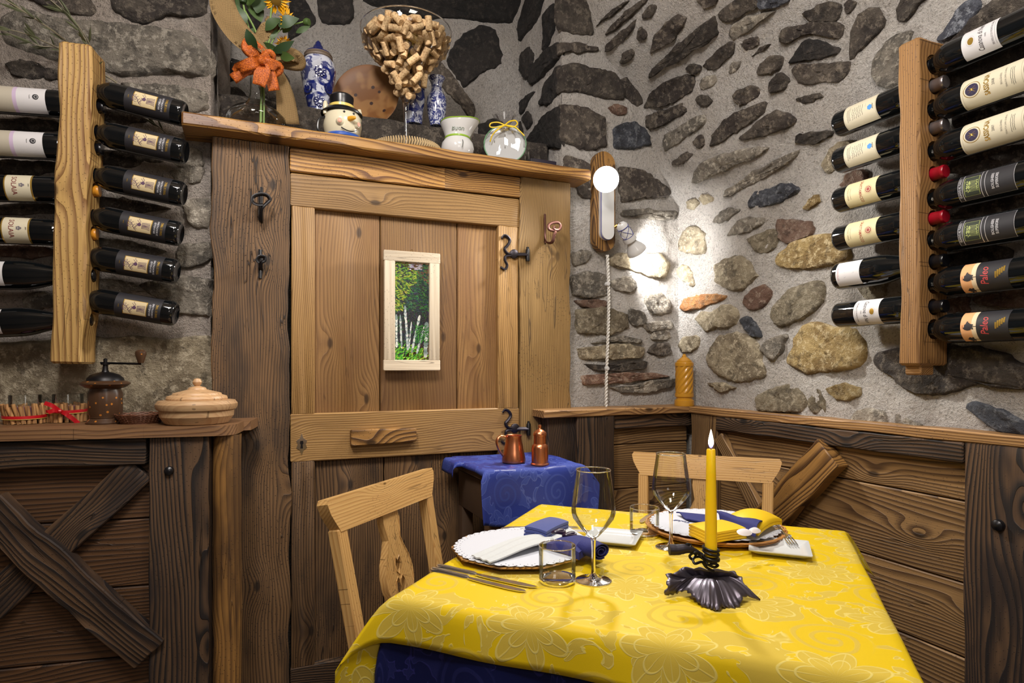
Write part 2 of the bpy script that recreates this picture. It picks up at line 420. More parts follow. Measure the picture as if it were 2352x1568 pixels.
# ------------------------------------------------------------------ lamps of the room and added fills
spot('lamp_upper', at_y(1392, 415, 1.90), (0.25, 0.5, 1.0), 42, (1, .96, .89), 168, .6, .045)
spot('lamp_lower', at_y(1437, 533, 2.02)+Vector((.62, .16, -.66)).normalized()*.118, at_y(1530, 600, 2.11), 12, (1, .98, .95), 150, .6, .03)
area('ceiling_lamp_mid', (0.55, 0.55, 2.75), (0.75, 1.15, .8), .45, 17, (1, .93, .84))
area('front_fill', (0.2, -0.9, 1.9), (0.9, 1.6, .9), .6, 6.5, (1, .92, .84))  # added soft frontal fill behind the camera, not a fitting of the room
area('right_wall_fill', (-.3, .5, 2.5), (1.66, 1.2, 1.6), .3, 19, (1, .93, .88))  # added fill that brightens the right stone wall
area('left_wall_fill', (-.25, .75, 2.6), (-.75, 1.95, 1.9), .3, 13, (1, .93, .86))  # added fill grazing the upper left wall

# ------------------------------------------------------------------ setting: shell
LZ = [(.66, 0), (.80, .09), (1.07, .17), (1.15, .25), (1.26, .38), (1.43, .46), (1.75, .62), (3, .9)]
def lean(Y, z):
    z -= CZ
    if z <= .66: return 0
    v = 0
    for (a, p), (b, q) in zip(LZ, LZ[1:]):
        if z <= b: t = (z-a)/(b-a); v = p+(q-p)*t; break
    k = min(1, max(0, (Y-1.0)/1.11)); return v*(.3+.7*k)
def surf(fr):
    if fr is FR: return lambda px, py: _vault(px, py)
    return lambda px, py: fr.pt(px, py)
def _vault(px, py):
    r = ray(px, py); X = 1.66
    for _ in range(14):
        d = X/r.x; p = CAM+r*d; X = .5*X+.5*(1.66-lean(p.y, p.z))
    return CAM+r*(X/r.x)
def wallpoint(fr, s, z, off=0):
    p = fr.w(s, off, z)
    if fr is FR: p.x -= lean(p.y, p.z)
    return p
def wallgrid(g, fr, s0, s1, z0, z1, st, amp=.008, sc=7):
    amp *= 1.35
    ns = max(2, int((s1-s0)/st)); nz = max(2, int((z1-z0)/st)); n0 = len(g.V); V = []; Fc = []
    for j in range(nz+1):
        for i in range(ns+1):
            s = s0+(s1-s0)*i/ns; z = z0+(z1-z0)*j/nz; p = wallpoint(fr, s, z)
            e = min(1, 8*min(i/ns, 1-i/ns)+.25)
            d = (amp*fbm(p*sc, 2)+amp*.5*fbm(p*34, 2))*e if amp else 0
            V.append(p+fr.n*d)
    for j in range(nz):
        for i in range(ns):
            a = j*(ns+1)+i; Fc.append((a, a+1, a+ns+2, a+ns+1))
    g.add(V, Fc)
ZT = CZ+1.75
def wallobj(name, g, mat): o = obj(name, g.V, g.F, mat, None, sharp=1.2); o['kind'] = 'structure'; return o
# right wall
g = G(); wallgrid(g, FR, -2.12, -.2, 0.9, ZT, .014, .009); wallgrid(g, FR, -.2, 2.2, 0.0, ZT, .1); wallgrid(g, FR, -2.12, -.2, 0, .9, .2, 0)
WR = wallobj('wall_right', g, M_MORT)
# back wall with the niche above the door
XA = 1.109; XN = -0.11; ZS = CZ+.694
g = G(); wallgrid(g, FB, XA, 1.68, .9, ZT, .014, .008)
wallgrid(g, FB, .95, XA, .9, ZS+.04, .02, .006); wallgrid(g, FB, .9, 1.68, 0, .9, .2, 0)
wallgrid(g, Frame((0, 2.2), (1, 0), (0, -1)), -.12, 1.0, 0, ZS, .2, 0)
wallgrid(g, FV, -2.5, -2.113, ZS, ZT, .016, .007)
wallgrid(g, FN, XN-.1, XA+.02, ZS, ZT, .016, .012)
wallgrid(g, Frame((XN+.02, 0), (0, 1), (1, 0)), 2.14, 2.55, ZS, ZT, .03, .01)
wallgrid(g, Frame((0, 2.2), (1, 0), (0, -1)), -.14, -.06, 0, ZS+.01, .05, .004)
WB = wallobj('wall_back', g, M_MORT)
# left wall
SE, _ = FL.sz(484, 500)
g = G(); wallgrid(g, FL, -2.6, -.62, 0, ZT, .1, .01); wallgrid(g, FL, -.64, SE, .85, ZT, .014, .011); wallgrid(g, FL, -.64, SE+.04, 0, .85, .1, 0)
pe = FL.w(SE, 0, 0)
wallgrid(g, Frame((pe.x, pe.y), (-FL.n.x, -FL.n.y), (FL.e.x, FL.e.y)), 0, .3, .8, ZT, .02, .008)
WL = wallobj('wall_left', g, M_MORTL)
# front side, floor, ceiling (seen only by the light)
M_PLAST = plain('plaster', srgb(170, 154, 136), .9)
V, Fc = box((0, -1.6, 1.5), (6, .1, 3.2)); struct('wall_front', V, Fc, M_PLAST)
V, Fc = box((-2.7, -.0, 1.5), (.1, 3.2, 3.2)); struct('wall_side', V, Fc, M_PLAST)
V, Fc = box((-.4, .5, -.05), (5.6, 4.4, .1)); struct('floor', V, Fc, plain('stone_floor', srgb(96, 84, 72), .6))
V, Fc = box((-.4, .5, ZT+.05), (5.6, 4.6, .1)); struct('ceiling', V, Fc, M_PLAST)

# ------------------------------------------------------------------ stones
def stone_mesh(poly, fr, code, parent, seed, hh=None):
    sf = surf(fr); P = [sf(x, y) for x, y in poly]; n = len(P)
    c = sum(P, Vector())/n; per = [(P[(i+1) % n]-P[i]).length for i in range(n)]; tot = sum(per)
    M = max(22, min(64, int(tot/.013)))
    Q = []
    for k in range(M):
        d = tot*k/M; i = 0
        while d > per[i]: d -= per[i]; i += 1
        Q.append(P[i].lerp(P[(i+1) % n], d/per[i]))
    for _ in range(1): Q = [Q[i]*.7+(Q[i-1]+Q[(i+1) % M])*.15 for i in range(M)]
    Q = [q+(q-c).normalized()*.006 for q in Q]
    nn = Vector((0, 0, 0))
    for i in range(M): nn += (Q[i]-c).cross(Q[(i+1) % M]-c)
    nn = nn.normalized()*1.0
    if nn.dot(fr.n) < 0: nn = -nn
    R = sum((q-c).length for q in Q)/M; rnd = random.Random(seed)
    h = hh if hh is not None else min(.015, .005+R*.09)
    Q = [c+(q-c)+(q-c).normalized()*(.007*fbm(q*55, 3)) for q in Q]
    rings = [(1.06, -.012), (1.0, .25), (.94, .85), (.80, .95), (.62, 1.0), (.38, 1.0), (.16, 1.0)]
    V = []; Fc = []
    for (s, z) in rings:
        for q in Q:
            p = c+(q-c)*s; b = (h*z if z > 0 else z)
            if fr is FR: p = Vector((1.66-lean(p.y, p.z), p.y, p.z)) if s < 1.0 else p
            b += (.0070*fbm(p*20, 2)+.005*fbm(p*60, 2))*(1 if z > .3 else .5)+(.003 if z > 0 else 0); V.append(p+nn*b)
    p = Vector(c)
    if fr is FR: p.x = 1.66-lean(p.y, p.z)
    V.append(p+nn*(h*1.0))
    for r in range(len(rings)-1):
        for i in range(M): j = (i+1) % M; Fc.append((r*M+i, r*M+j, (r+1)*M+j, (r+1)*M+i))
    L = (len(rings)-1)*M
    for i in range(M): Fc.append((L+i, L+(i+1) % M, len(V)-1))
    a, b, d = V[Fc[-1][0]], V[Fc[-1][1]], V[Fc[-1][2]]
    if (b-a).cross(d-a).dot(nn) < 0: Fc = [tuple(reversed(f)) for f in Fc]
    return obj('stone', V, Fc, ST[code], parent, sharp=1.0)
def stones(txt, fr, parent, hh=None):
    for i, ln in enumerate(txt.strip().split('\n')):
        code, *nums = ln.split(); v = list(map(int, nums)); stone_mesh(list(zip(v[::2], v[1::2])), fr, code, parent, i, hh)
stones('''d 1372 60 1395 35 1430 8 1442 3 1425 20 1398 40 1386 46
d 1394 78 1409 56 1432 36 1459 13 1475 0 1488 0 1468 20 1442 40 1419 66
d 1392 118 1396 99 1419 80 1445 60 1457 46 1455 66 1439 83 1419 99 1405 114
d 1478 36 1485 23 1507 10 1508 20 1495 38 1482 41
d 1467 73 1473 65 1485 75 1482 86 1470 88
d 1497 121 1503 86 1525 60 1555 36 1576 41 1571 56 1545 90 1518 109
d 1492 179 1498 159 1531 129 1565 99 1604 63 1639 38 1652 80 1638 86 1621 103 1591 113 1561 139 1528 153 1512 169
d 1427 141 1432 126 1449 114 1457 124 1445 136 1435 143
d 1651 31 1662 21 1685 8 1712 -8 1739 -8 1743 17 1716 25 1693 40 1674 50 1657 42
d 1603 -8 1650 -8 1639 8 1622 13 1613 8
g 1678 77 1685 59 1705 44 1731 40 1758 29 1781 25 1766 36 1743 50 1718 69 1701 82 1687 90
b 1742 -6 1815 -6 1804 8 1773 15 1747 19
d 1617 149 1632 132 1655 113 1678 94 1689 99 1685 119 1662 142 1647 157 1630 157
d 1706 101 1712 94 1737 86 1743 100 1716 111
d 1731 130 1749 111 1768 102 1760 111 1743 121
d 1744 166 1745 155 1762 138 1781 128 1797 132 1797 145 1785 159 1758 170
g 1680 163 1682 149 1703 142 1697 153 1687 165
d 1580 157 1586 149 1609 153 1611 159 1594 165
g 1611 193 1622 180 1639 176 1646 189 1632 199 1617 204
d 1768 203 1771 187 1787 174 1800 173 1810 184 1806 199 1789 203 1773 210
d 1688 220 1693 210 1716 203 1733 199 1745 209 1739 224 1716 233 1701 241 1691 230
d 1603 230 1609 220 1626 222 1638 233 1624 243 1611 239
d 1483 244 1495 215 1531 189 1578 172 1598 186 1591 209 1555 229 1512 245
d 1478 279 1488 265 1528 255 1571 235 1578 259 1545 275 1502 295 1485 292
g 1525 322 1531 308 1561 295 1591 272 1614 265 1621 282 1591 305 1565 325 1531 346
d 1594 327 1611 313 1619 332 1608 338
d 1634 335 1641 308 1671 275 1711 252 1755 234 1754 262 1724 282 1687 305 1657 328
d 1702 316 1710 307 1734 293 1752 272 1778 257 1798 260 1830 275 1822 288 1795 298 1755 309 1727 318 1710 321
d 1847 32 1865 21 1894 13 1926 9 1934 15 1930 38 1919 48 1884 50 1861 46
d 1793 77 1808 63 1837 61 1875 54 1923 52 1932 65 1928 86 1917 90 1900 80 1861 77 1838 86 1812 101 1798 98
k 1815 146 1833 122 1846 98 1861 93 1888 101 1929 113 1928 124 1903 130 1892 134 1854 136 1827 143
d 1820 161 1838 147 1898 151 1925 146 1954 142 1946 173 1925 190 1900 186 1850 193 1838 185
d 1833 228 1856 220 1880 214 1888 224 1865 230 1854 237
d 1946 12 1956 4 1963 12 1961 21 1950 29
d 1956 134 1958 96 1965 67 1977 38 1992 25 2015 24 2031 42 2029 65 2008 86 1981 110 1963 133
g 2008 154 2011 134 2034 108 2058 83 2081 75 2096 88 2084 130 2075 190 2046 196 2023 198 2009 179
d 2066 42 2067 23 2078 -5 2135 -5 2104 15 2092 31 2081 50 2069 46
b 2154 94 2169 75 2192 48 2211 19 2227 4 2257 6 2257 17 2238 38 2223 58 2200 77 2169 90
d 2160 118 2227 63 2246 40 2275 15 2300 -8 2380 -8 2380 30 2284 60 2200 110
d 1545 379 1548 370 1569 358 1578 350 1595 354 1584 364 1561 376
g 1593 417 1599 392 1618 370 1660 356 1700 345 1729 339 1765 339 1748 356 1727 366 1689 377 1658 392 1620 413 1605 419
g 1666 450 1668 435 1687 427 1713 410 1731 398 1753 387 1778 370 1816 352 1835 346 1828 362 1805 379 1774 398 1748 413 1723 425 1698 438 1681 450
b 1721 467 1731 455 1738 440 1774 436 1795 425 1816 423 1837 434 1835 442 1816 448 1795 463 1761 473 1729 478
t 1582 465 1597 457 1607 469 1593 480 1584 476
t 1607 455 1616 448 1635 453 1637 461 1618 467
g 1641 511 1654 490 1673 480 1702 482 1702 486 1683 495 1660 511
g 1673 542 1687 522 1713 503 1755 501 1755 514 1731 526 1702 537
r 1790 503 1816 509 1862 510 1868 528 1862 543 1828 551 1801 558 1797 545 1788 528
t 1563 575 1565 554 1574 530 1584 522 1605 524 1620 537 1624 554 1616 580 1590 579
t 1721 549 1753 537 1782 528 1788 545 1782 573 1753 581 1740 575
y 1786 608 1800 575 1830 555 1880 543 1925 538 1948 560 1955 592 1920 605 1885 610 1850 616 1815 615
t 1558 621 1568 610 1586 619 1600 656 1588 656 1572 642 1561 633
t 1643 610 1669 597 1701 591 1724 601 1728 621 1742 633 1724 649 1701 665 1669 660 1650 647 1646 626
o 1565 709 1574 686 1609 679 1641 676 1672 681 1655 693 1632 699 1597 709 1577 715
t 1601 732 1616 715 1639 718 1659 704 1678 702 1698 718 1696 736 1678 750 1659 750 1650 748 1627 761 1613 745
r 1712 695 1724 672 1754 657 1770 670 1765 690 1742 710 1719 707
t 1776 729 1776 715 1793 690 1820 665 1861 649 1882 651 1894 676 1889 695 1861 718 1829 738 1799 746 1781 741
b 1702 736 1717 727 1728 734 1743 764 1742 775 1721 764 1708 748
t 1564 794 1572 777 1600 771 1609 782 1600 800 1586 807 1568 803
t 1625 826 1636 800 1652 777 1689 766 1721 775 1742 800 1758 849 1751 865 1724 874 1696 875 1655 860 1636 844
g 1748 798 1770 782 1804 768 1809 775 1797 798 1783 828 1760 812
y 1809 826 1825 800 1829 775 1848 750 1873 741 1907 757 1932 756 1961 757 1980 780 1989 813 1980 834 1954 843 1900 850 1857 858 1845 846 1815 835
t 1626 879 1659 880 1692 890 1659 897
t 1740 920 1747 906 1772 895 1811 885 1838 892 1855 920 1850 945 1742 940
t 1864 924 1873 897 1884 895 1896 924 1894 950 1868 948
y 1904 893 1922 885 1943 885 1974 891 1978 906 1956 915 1928 915 1913 902
g 1959 965 1972 943 1998 941 2034 945 2039 966 2039 985 1960 978
g 2058 968 2065 951 2078 951 2095 967 2118 973 2118 990 2058 982
d 2008 828 2017 811 2052 804 2171 798 2236 802 2312 817 2352 839 2400 850 2400 895 2301 892 2268 884 2236 880 2225 886 2193 895 2156 904 2106 902 2084 889 2067 880 2063 867 2021 847
b 2223 938 2234 921 2268 930 2301 945 2352 967 2400 985 2400 1012 2312 988 2286 980 2255 958
d 1828 328 1837 305 1858 307 1891 301 1912 303 1900 318 1858 328
t 1891 381 1918 335 1950 325 1965 350 1935 385 1908 400
y 1864 459 1879 448 1885 463 1858 480 1847 476
r 1950 398 1982 395 1988 412 1955 440 1935 425
t 1977 657 2040 649 2034 677 2006 687 1989 682
d 2180 160 2260 125 2380 95 2380 150 2250 185 2180 200
d 2190 262 2280 238 2380 222 2380 250 2260 290 2195 290
d 2170 360 2290 340 2380 330 2380 375 2260 400 2180 395
d 2180 470 2300 455 2380 445 2380 480 2290 497 2185 500
d 2165 590 2300 565 2330 590 2290 608 2180 622
r 2240 682 2352 668 2400 670 2400 702 2250 700
r 2180 690 2220 684 2225 712 2178 716''', FR, WR)
stones('''d 1283 -10 1340 -10 1352 36 1359 80 1336 80 1309 73 1286 66 1281 33
d 1286 99 1329 103 1371 113 1369 119 1306 118 1288 126
d 1288 158 1313 146 1366 162 1409 169 1427 196 1432 229 1386 225 1339 212 1290 212
d 1425 186 1445 176 1462 196 1475 235 1462 247 1442 225
d 1292 244 1339 249 1366 262 1386 272 1389 332 1359 342 1326 335 1291 318
r 1396 249 1412 244 1439 249 1432 262 1412 262
b 1412 298 1432 285 1462 285 1485 305 1495 332 1455 338 1415 340
d 1427 384 1469 393 1507 414 1537 439 1532 452 1482 452 1432 464 1420 430
d 1320 422 1350 410 1366 430 1366 458 1335 452
d 1296 360 1340 372 1360 390 1330 404 1296 398
g 1423 485 1457 481 1499 485 1554 485 1552 502 1516 506 1457 498 1427 498
t 1402 595 1423 582 1465 586 1516 582 1537 611 1524 637 1490 637 1457 620 1406 611
g 1312 582 1343 576 1358 582 1343 599 1318 611
g 1314 637 1343 624 1389 632 1398 658 1389 679 1347 683 1318 675
g 1402 645 1448 637 1461 658 1448 670 1410 666
g 1486 679 1507 670 1533 687 1541 717 1499 721 1486 700
g 1444 712 1474 717 1482 738 1461 750 1444 738
d 1486 809 1503 792 1533 788 1541 809 1516 816
d 1339 835 1389 839 1448 828 1486 830 1478 847 1419 851 1364 851
g 1398 889 1448 885 1503 872 1549 868 1541 889 1490 898 1427 902
g 1360 788 1419 771 1474 780 1469 788 1419 784
r 1322 690 1394 690 1389 706 1343 706
g 1499 762 1533 760 1537 776 1499 780
t 1326 712 1385 706 1436 722 1440 752 1400 766 1330 764
t 1330 800 1440 790 1480 800 1470 822 1400 822 1336 826
r 1332 862 1400 858 1500 856 1536 864 1480 872 1400 880 1338 884
g 1478 745 1535 735 1546 752 1490 762''', FB, WB)
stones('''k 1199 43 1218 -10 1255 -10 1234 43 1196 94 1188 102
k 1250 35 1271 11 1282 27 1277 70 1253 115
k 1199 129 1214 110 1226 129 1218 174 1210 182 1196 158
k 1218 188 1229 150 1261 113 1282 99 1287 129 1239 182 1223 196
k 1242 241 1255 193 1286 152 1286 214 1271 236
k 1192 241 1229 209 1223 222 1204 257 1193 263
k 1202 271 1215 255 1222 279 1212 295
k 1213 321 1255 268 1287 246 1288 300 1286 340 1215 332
k 1192 289 1196 276 1201 303 1201 327 1193 311''', FV, WB)  # reveal faces in near-black stone: shade of the unlit side put into the colour
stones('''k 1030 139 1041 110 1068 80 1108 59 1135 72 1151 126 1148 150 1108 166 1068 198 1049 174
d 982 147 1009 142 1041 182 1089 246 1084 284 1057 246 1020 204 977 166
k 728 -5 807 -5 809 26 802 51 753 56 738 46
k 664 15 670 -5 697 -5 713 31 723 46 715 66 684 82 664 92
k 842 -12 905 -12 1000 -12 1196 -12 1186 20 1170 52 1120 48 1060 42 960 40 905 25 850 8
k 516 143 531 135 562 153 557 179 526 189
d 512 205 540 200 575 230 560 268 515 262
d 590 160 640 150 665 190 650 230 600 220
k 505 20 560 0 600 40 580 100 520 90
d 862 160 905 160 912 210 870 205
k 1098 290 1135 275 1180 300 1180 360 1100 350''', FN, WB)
stones('''d 60 -10 204 -10 218 34 186 36 150 24 105 16
d 257 -10 470 -10 467 35 440 42 375 34 343 54 308 51 268 27
g 11 40 54 24 150 48 214 54 348 64 429 75 461 94 478 134 473 174 429 171 375 161 295 171 228 161 150 150 107 134 54 118 24 107
d 16 150 48 142 94 150 107 166 80 185 40 174
d 102 166 145 161 147 182 113 182
g 284 193 348 198 402 201 472 214 474 250 430 262 330 240
g 389 398 428 386 468 389 459 420 413 420
g 422 469 444 456 480 460 484 490 474 521 438 515
g 413 564 476 560 484 582 478 603 413 616
g 324 655 398 637 482 643 482 674 478 723 410 717 334 665
t -30 790 86 787 214 775 306 778 398 781 478 769 488 800 492 880 494 1000 -30 1000
d 230 252 295 262 348 279 268 284 222 268
g 208 545 306 558 383 576 337 588 214 570
d -20 276 130 280 135 302 -20 300
d -20 372 132 374 140 395 60 402 -20 396
d -20 472 122 469 132 490 -20 493
r -20 566 116 569 128 588 -20 588
g 55 686 101 668 128 700 61 713
g 429 338 455 348 466 375 429 388 402 375
d 200 345 300 352 380 372 300 384 205 372
d 205 450 310 462 390 478 320 486 210 474
g 210 640 300 650 340 668 260 672 208 660''', FL, WL)
# raised stone sill at the back of the niche
g = G(); V, Fc = rbox((.45, 2.36, ZS+.04+.075), (1.3, .30, .155), .008); g.add(V, Fc)
bm = bmesh.new(); vs = [bm.verts.new(v) for v in g.V]
for f in g.F: bm.faces.new([vs[i] for i in f])
bmesh.ops.subdivide_edges(bm, edges=[e for e in bm.edges if e.calc_length() > .1], cuts=24, use_grid_fill=True)
bm.verts.index_update(); V = [v.co+Vector((0, -1, .6))*.006*fbm(v.co*14, 3) for v in bm.verts]; Fc = [tuple(v.index for v in f.verts) for f in bm.faces]; bm.free()
struct('trim_5', V, Fc, ST['d'], label='rough grey stone sill at the back of the niche above the door')
ZSILL = CZ+.893

# ------------------------------------------------------------------ door frame, door, shelf
YP = .048   # front of the posts before the back wall plane (Y 2.065)
FRM = sthing('trim_1', FB.w(.45, 0, 0), 'weathered wooden frame of two wide posts and a lintel around the plank door')
def bx(px, off=YP): return FB.sz(px, 800, off)[0]
def bz(px, py, off=YP): return FB.sz(px, py, off)[1]
x0, x1 = bx(487), bx(664); vb('post', FB, x0, x1, 0, CZ+.69, YP, .07, W_POSTL, FRM, wav=.010, rough=.003, nx=8, label='dark weathered post full of worm holes')
x2, x3 = bx(1194), bx(1310); vb('post', FB, x2, x3, 0, CZ+.69, YP, .07, W_POSTR, FRM, wav=.009, rough=.003, nx=6, label='honey coloured post with a wavy outer edge')
zl0 = bz(668, 392); zl1 = CZ+.69; xm = bx(1022)
hb('lintel_board', FB, bx(668), xm, zl0, zl1, YP, .05, W_SHELF, FRM, rough=.002, wav=.003, nx=6)
hb('lintel_board', FB, xm+.002, bx(1193), zl0-.0, zl1, YP, .05, W_SHELF, FRM, rough=.002, wav=.003, nx=6)
DR = sthing('door_1', FB.w(.45, .02, 0), 'low wooden plank door with framed panels')
YD = YP-.006; xa, xb = bx(668, YD)+.002, bx(1192, YD)-.002
top = zl0-.004; xi0, xi1 = bx(723, YD), bx(1144, YD)
zt = bz(724, 478, YD); zm1 = bz(724, 949, YD); zm0 = bz(724, 1059, YD); zb = bz(724, 1525, YD)
hb('rail', FB, xa, xb, zt, top, YD, .035, W_DOOR, DR, nx=5, rough=.0008)
hb('rail', FB, xa, xb, zm0, zm1, YD, .035, W_DOOR, DR, nx=5, rough=.0008)
hb('rail', FB, xa, xb, .04, zb, YD, .035, W_DARK, DR, nx=5)
vb('stile', FB, xa, xi0, zm1+.001, zt-.001, YD, .035, W_DOOR, DR); vb('stile', FB, xi1, xb, zm1+.001, zt-.001, YD, .035, W_DOOR, DR)
vb('stile', FB, xa, xi0, zb+.001, zm0-.001, YD, .035, W_POSTL, DR); vb('stile', FB, xi1, xb, zb+.001, zm0-.001, YD, .035, W_POSTL, DR)
YQ = YD-.024
for (z0, z1, cuts, m) in ((zm1-.01, zt+.01, (xi0-.01, bx(873, YQ), bx(1050, YQ), xi1+.01), W_PANEL), (zb-.01, zm0+.01, (xi0-.01, bx(882, YQ), bx(1055, YQ), xi1+.01), W_POSTL)):
    for a, b in zip(cuts, cuts[1:]): vb('panel_board', FB, a+.0015, b-.0015, z0, z1, YQ, .018, m, DR, nx=6)
# handle: rough wooden grip
board('door_handle', FB.pt(809, 1006, YD+.028), FB.pt(955, 999, YD+.028), FB.n, .052, .03, W_BRACE, DR, wav=.003, rough=.003, label='rough wooden grip', wb=.045)
# keyhole plate
M_ = basis(FB.pt(693, 1020, YD+.002), FB.e, FB.n); k = 1.93/F
pl = [(0, 26), (4, 14), (12, 8), (9, 0), (12, -8), (4, -14), (0, -26), (-4, -14), (-12, -8), (-9, 0), (-12, 8), (-4, 14)]
ky = [(-3, 8), (3, 8), (4, 2), (2, -1), (3, -10), (-3, -10), (-2, -1), (-4, 2)]
V, Fc = prism([[(a*k, b*k) for a, b in pl], [(a*k, b*k) for a, b in ky]], M_, .002); obj('keyhole_plate', V, Fc, M_STEEL, DR, smooth=False)
M_ = basis(FB.pt(693, 1020, YD+.0008), FB.e, FB.n); V, Fc = prism([[(a*k, b*k) for a, b in ky]], M_, .001); obj('keyhole', V, Fc, M_BLACK, DR, smooth=False)
def fpath(pts, off, fr=FB): return [fr.pt(x, y, off) for x, y in pts]
def hinge(dx, dy, full=True):
    off = YD+.006
    h = obj('hinge', *lathe([(0, .006), (.013, .005), (.017, .002), (.017, -.004), (0, -.004)], 16, FB.pt(1181+dx, 583+dy, off), FB.n), M_IRON, DR, label='black wrought iron strap hinge with curled tails')
    P = smooth_path(fpath([(1152+dx, 547+dy), (1158+dx, 541+dy), (1166+dx, 544+dy), (1171+dx, 553+dy), (1166+dx, 563+dy), (1159+dx, 572+dy), (1166+dx, 582+dy), (1178+dx, 584+dy)], off), 5)
    obj('tail', *tube(P, [.0045]*4+[.006]*(len(P)-4), 8, flat=(1, .7)), M_IRON, h)
    P = smooth_path(fpath([(1178+dx, 586+dy), (1162+dx, 588+dy), (1160+dx, 598+dy), (1165+dx, 609+dy), (1160+dx, 618+dy), (1150+dx, 613+dy)], off), 5)
    obj('tail', *tube(P, .0055, 8, flat=(1, .7)), M_IRON, h)
    a, b = FB.pt(1185+dx, 584+dy, off), FB.pt(1212+dx, 584+dy, off+.012); g = G(); g.add(*tube([a, a.lerp(b, .4)+FB.n*.003, b], .008, 8, flat=(1, .6))); g.obj('strap', M_IRON, h)
    p = FB.pt(1212+dx, 585+dy, off+.010); g = G(); g.add(*lathe([(0, -.024), (.008, -.023), (.008, .018), (.005, .022), (.005, .028), (0, .03)], 12, p)); g.obj('pin', M_IRONB, h)
hinge(0, 0); hinge(2, 400)
# shelf above the door
YS0 = 1.997
SHF = board('shelf', (-.172, YS0+.0, ZS+.0185), (1.168, YS0, ZS+.0185), (0, -1, 0), .037, .36, W_SHELF, None, wav=.0022, rough=.002, ch=.005, seg=60)
tag(SHF, 'long honey coloured wooden shelf above the door carrying vases and ornaments', 'shelf')
ZSH = ZS+.037

# ------------------------------------------------------------------ wainscots with their ledges
def xr(px, off): return FR.sz(px, 900, off)[0]
ZL = CZ-.158; OF = 1.66-1.597
LG = .064
W3 = sthing('trim_3', FR.w(-1.2, 0, 0), 'old wooden wainscot under the right stone wall')
W2 = sthing('trim_2', FB.w(1.3, 0, 0), 'old wooden wainscot under the stone wall right of the door')
SB = FB.sz(1300, 941, .147)[0]
YF2 = 2.113-1.966
# ledges
board('ledge', (1.597, 1.975, ZL-.013), (1.597, .2, ZL-.013), (-1, 0, 0), .026, .10, W_LEDGE, W3, wav=.003, rough=.002, ch=.003, label='pale edged ledge board')
board('ledge', (.965, 1.966, ZL-.013), (1.70, 1.966, ZL-.013), (0, -1, 0), .026, .16, W_LEDGE, W2, wav=.002, rough=.002, ch=.003, label='pale edged ledge board')
# right: planks
zb_ = [CZ+v for v in (-.16, -.333, -.536, -.72, -.91, -1.10)]+[0.0]
pxs = FR.sz(2222, 1200, .045)[0]
for z1, z0 in zip(zb_, zb_[1:]):
    hb('plank', FR, -1.98, .2, z0+.0015, z1-.0015, .035, .02, W_WAIN, W3, rough=.0012, nx=6, seg=40)
hb('top_rail', FR, FR.sz(1646, 1000, .06)[0], pxs-.002, ZL-.078, ZL-.028, .062, .04, W_DARK, W3, wav=.004, rough=.004, nx=5)
vb('post', FR, pxs, pxs+.30, 0, ZL-.028, .06, .05, W_DARK, W3, wav=.003, rough=.003, nx=8)
vb('post', FR, -1.965, FR.sz(1646, 1100, .055)[0], 0, ZL-.028, .055, .04, W_WAIN, W3, rough=.002, wav=.002)
V, Fc = lathe([(0, .012), (.006, .011), (.012, .007), (.014, 0), (.014, -.006)], 16, FR.pt(2293, 1206, .062), FR.n); obj('bolt', V, Fc, M_BLACK, W3, label='black domed bolt head')
board('brace', FR.pt(1899, 1041, .085), FR.pt(1690, 1262, .085), FR.n, .105, .045, W_BRACE, W3, wav=.006, rough=.003, nx=6, label='chunky diagonal brace with swirling grain')
board('brace', FR.pt(1648, 1004, .06), FR.pt(1790, 1275, .06), FR.n, .05, .025, W_WAIN, W3, wav=.003, rough=.002, nx=4)
# back wainscot right of the door
for z1, z0 in zip([CZ-.2, CZ-.30, CZ-.47, CZ-.62, CZ-.8, CZ-1.0], [CZ-.30, CZ-.47, CZ-.62, CZ-.8, CZ-1.0, 0]):
    hb('plank', FB, 1.05, 1.62, z0+.0015, z1-.0015, .10, .02, W_WAIN, W2, rough=.0012, nx=5)
hb('top_rail', FB, FB.sz(1412, 980, .12)[0], FB.sz(1588, 980, .12)[0], ZL-.078, ZL-.028, .125, .03, W_DARK, W2, wav=.002, rough=.003)
vb('post', FB, FB.sz(1328, 1050, .14)[0], FB.sz(1411, 1050, .14)[0], 0, ZL-.028, .14, .05, W_DARK, W2, wav=.004, rough=.003, nx=6)
vb('post', FB, .99, FB.sz(1327, 1050, .13)[0], 0, ZL-.028, .12, .05, W_DARK, W2, wav=.004, rough=.003, nx=4)
# ------------------------------------------------------------------ counter on the left
CT = thing('counter', 'dark old wooden counter with crossed braces along the left wall', 'counter', FL.w(-.45, .2, 0))
OC = .308
sA = FL.sz(0, 990, OC)[0]-.5; sB = FL.sz(548, 970, OC-.06)[0]
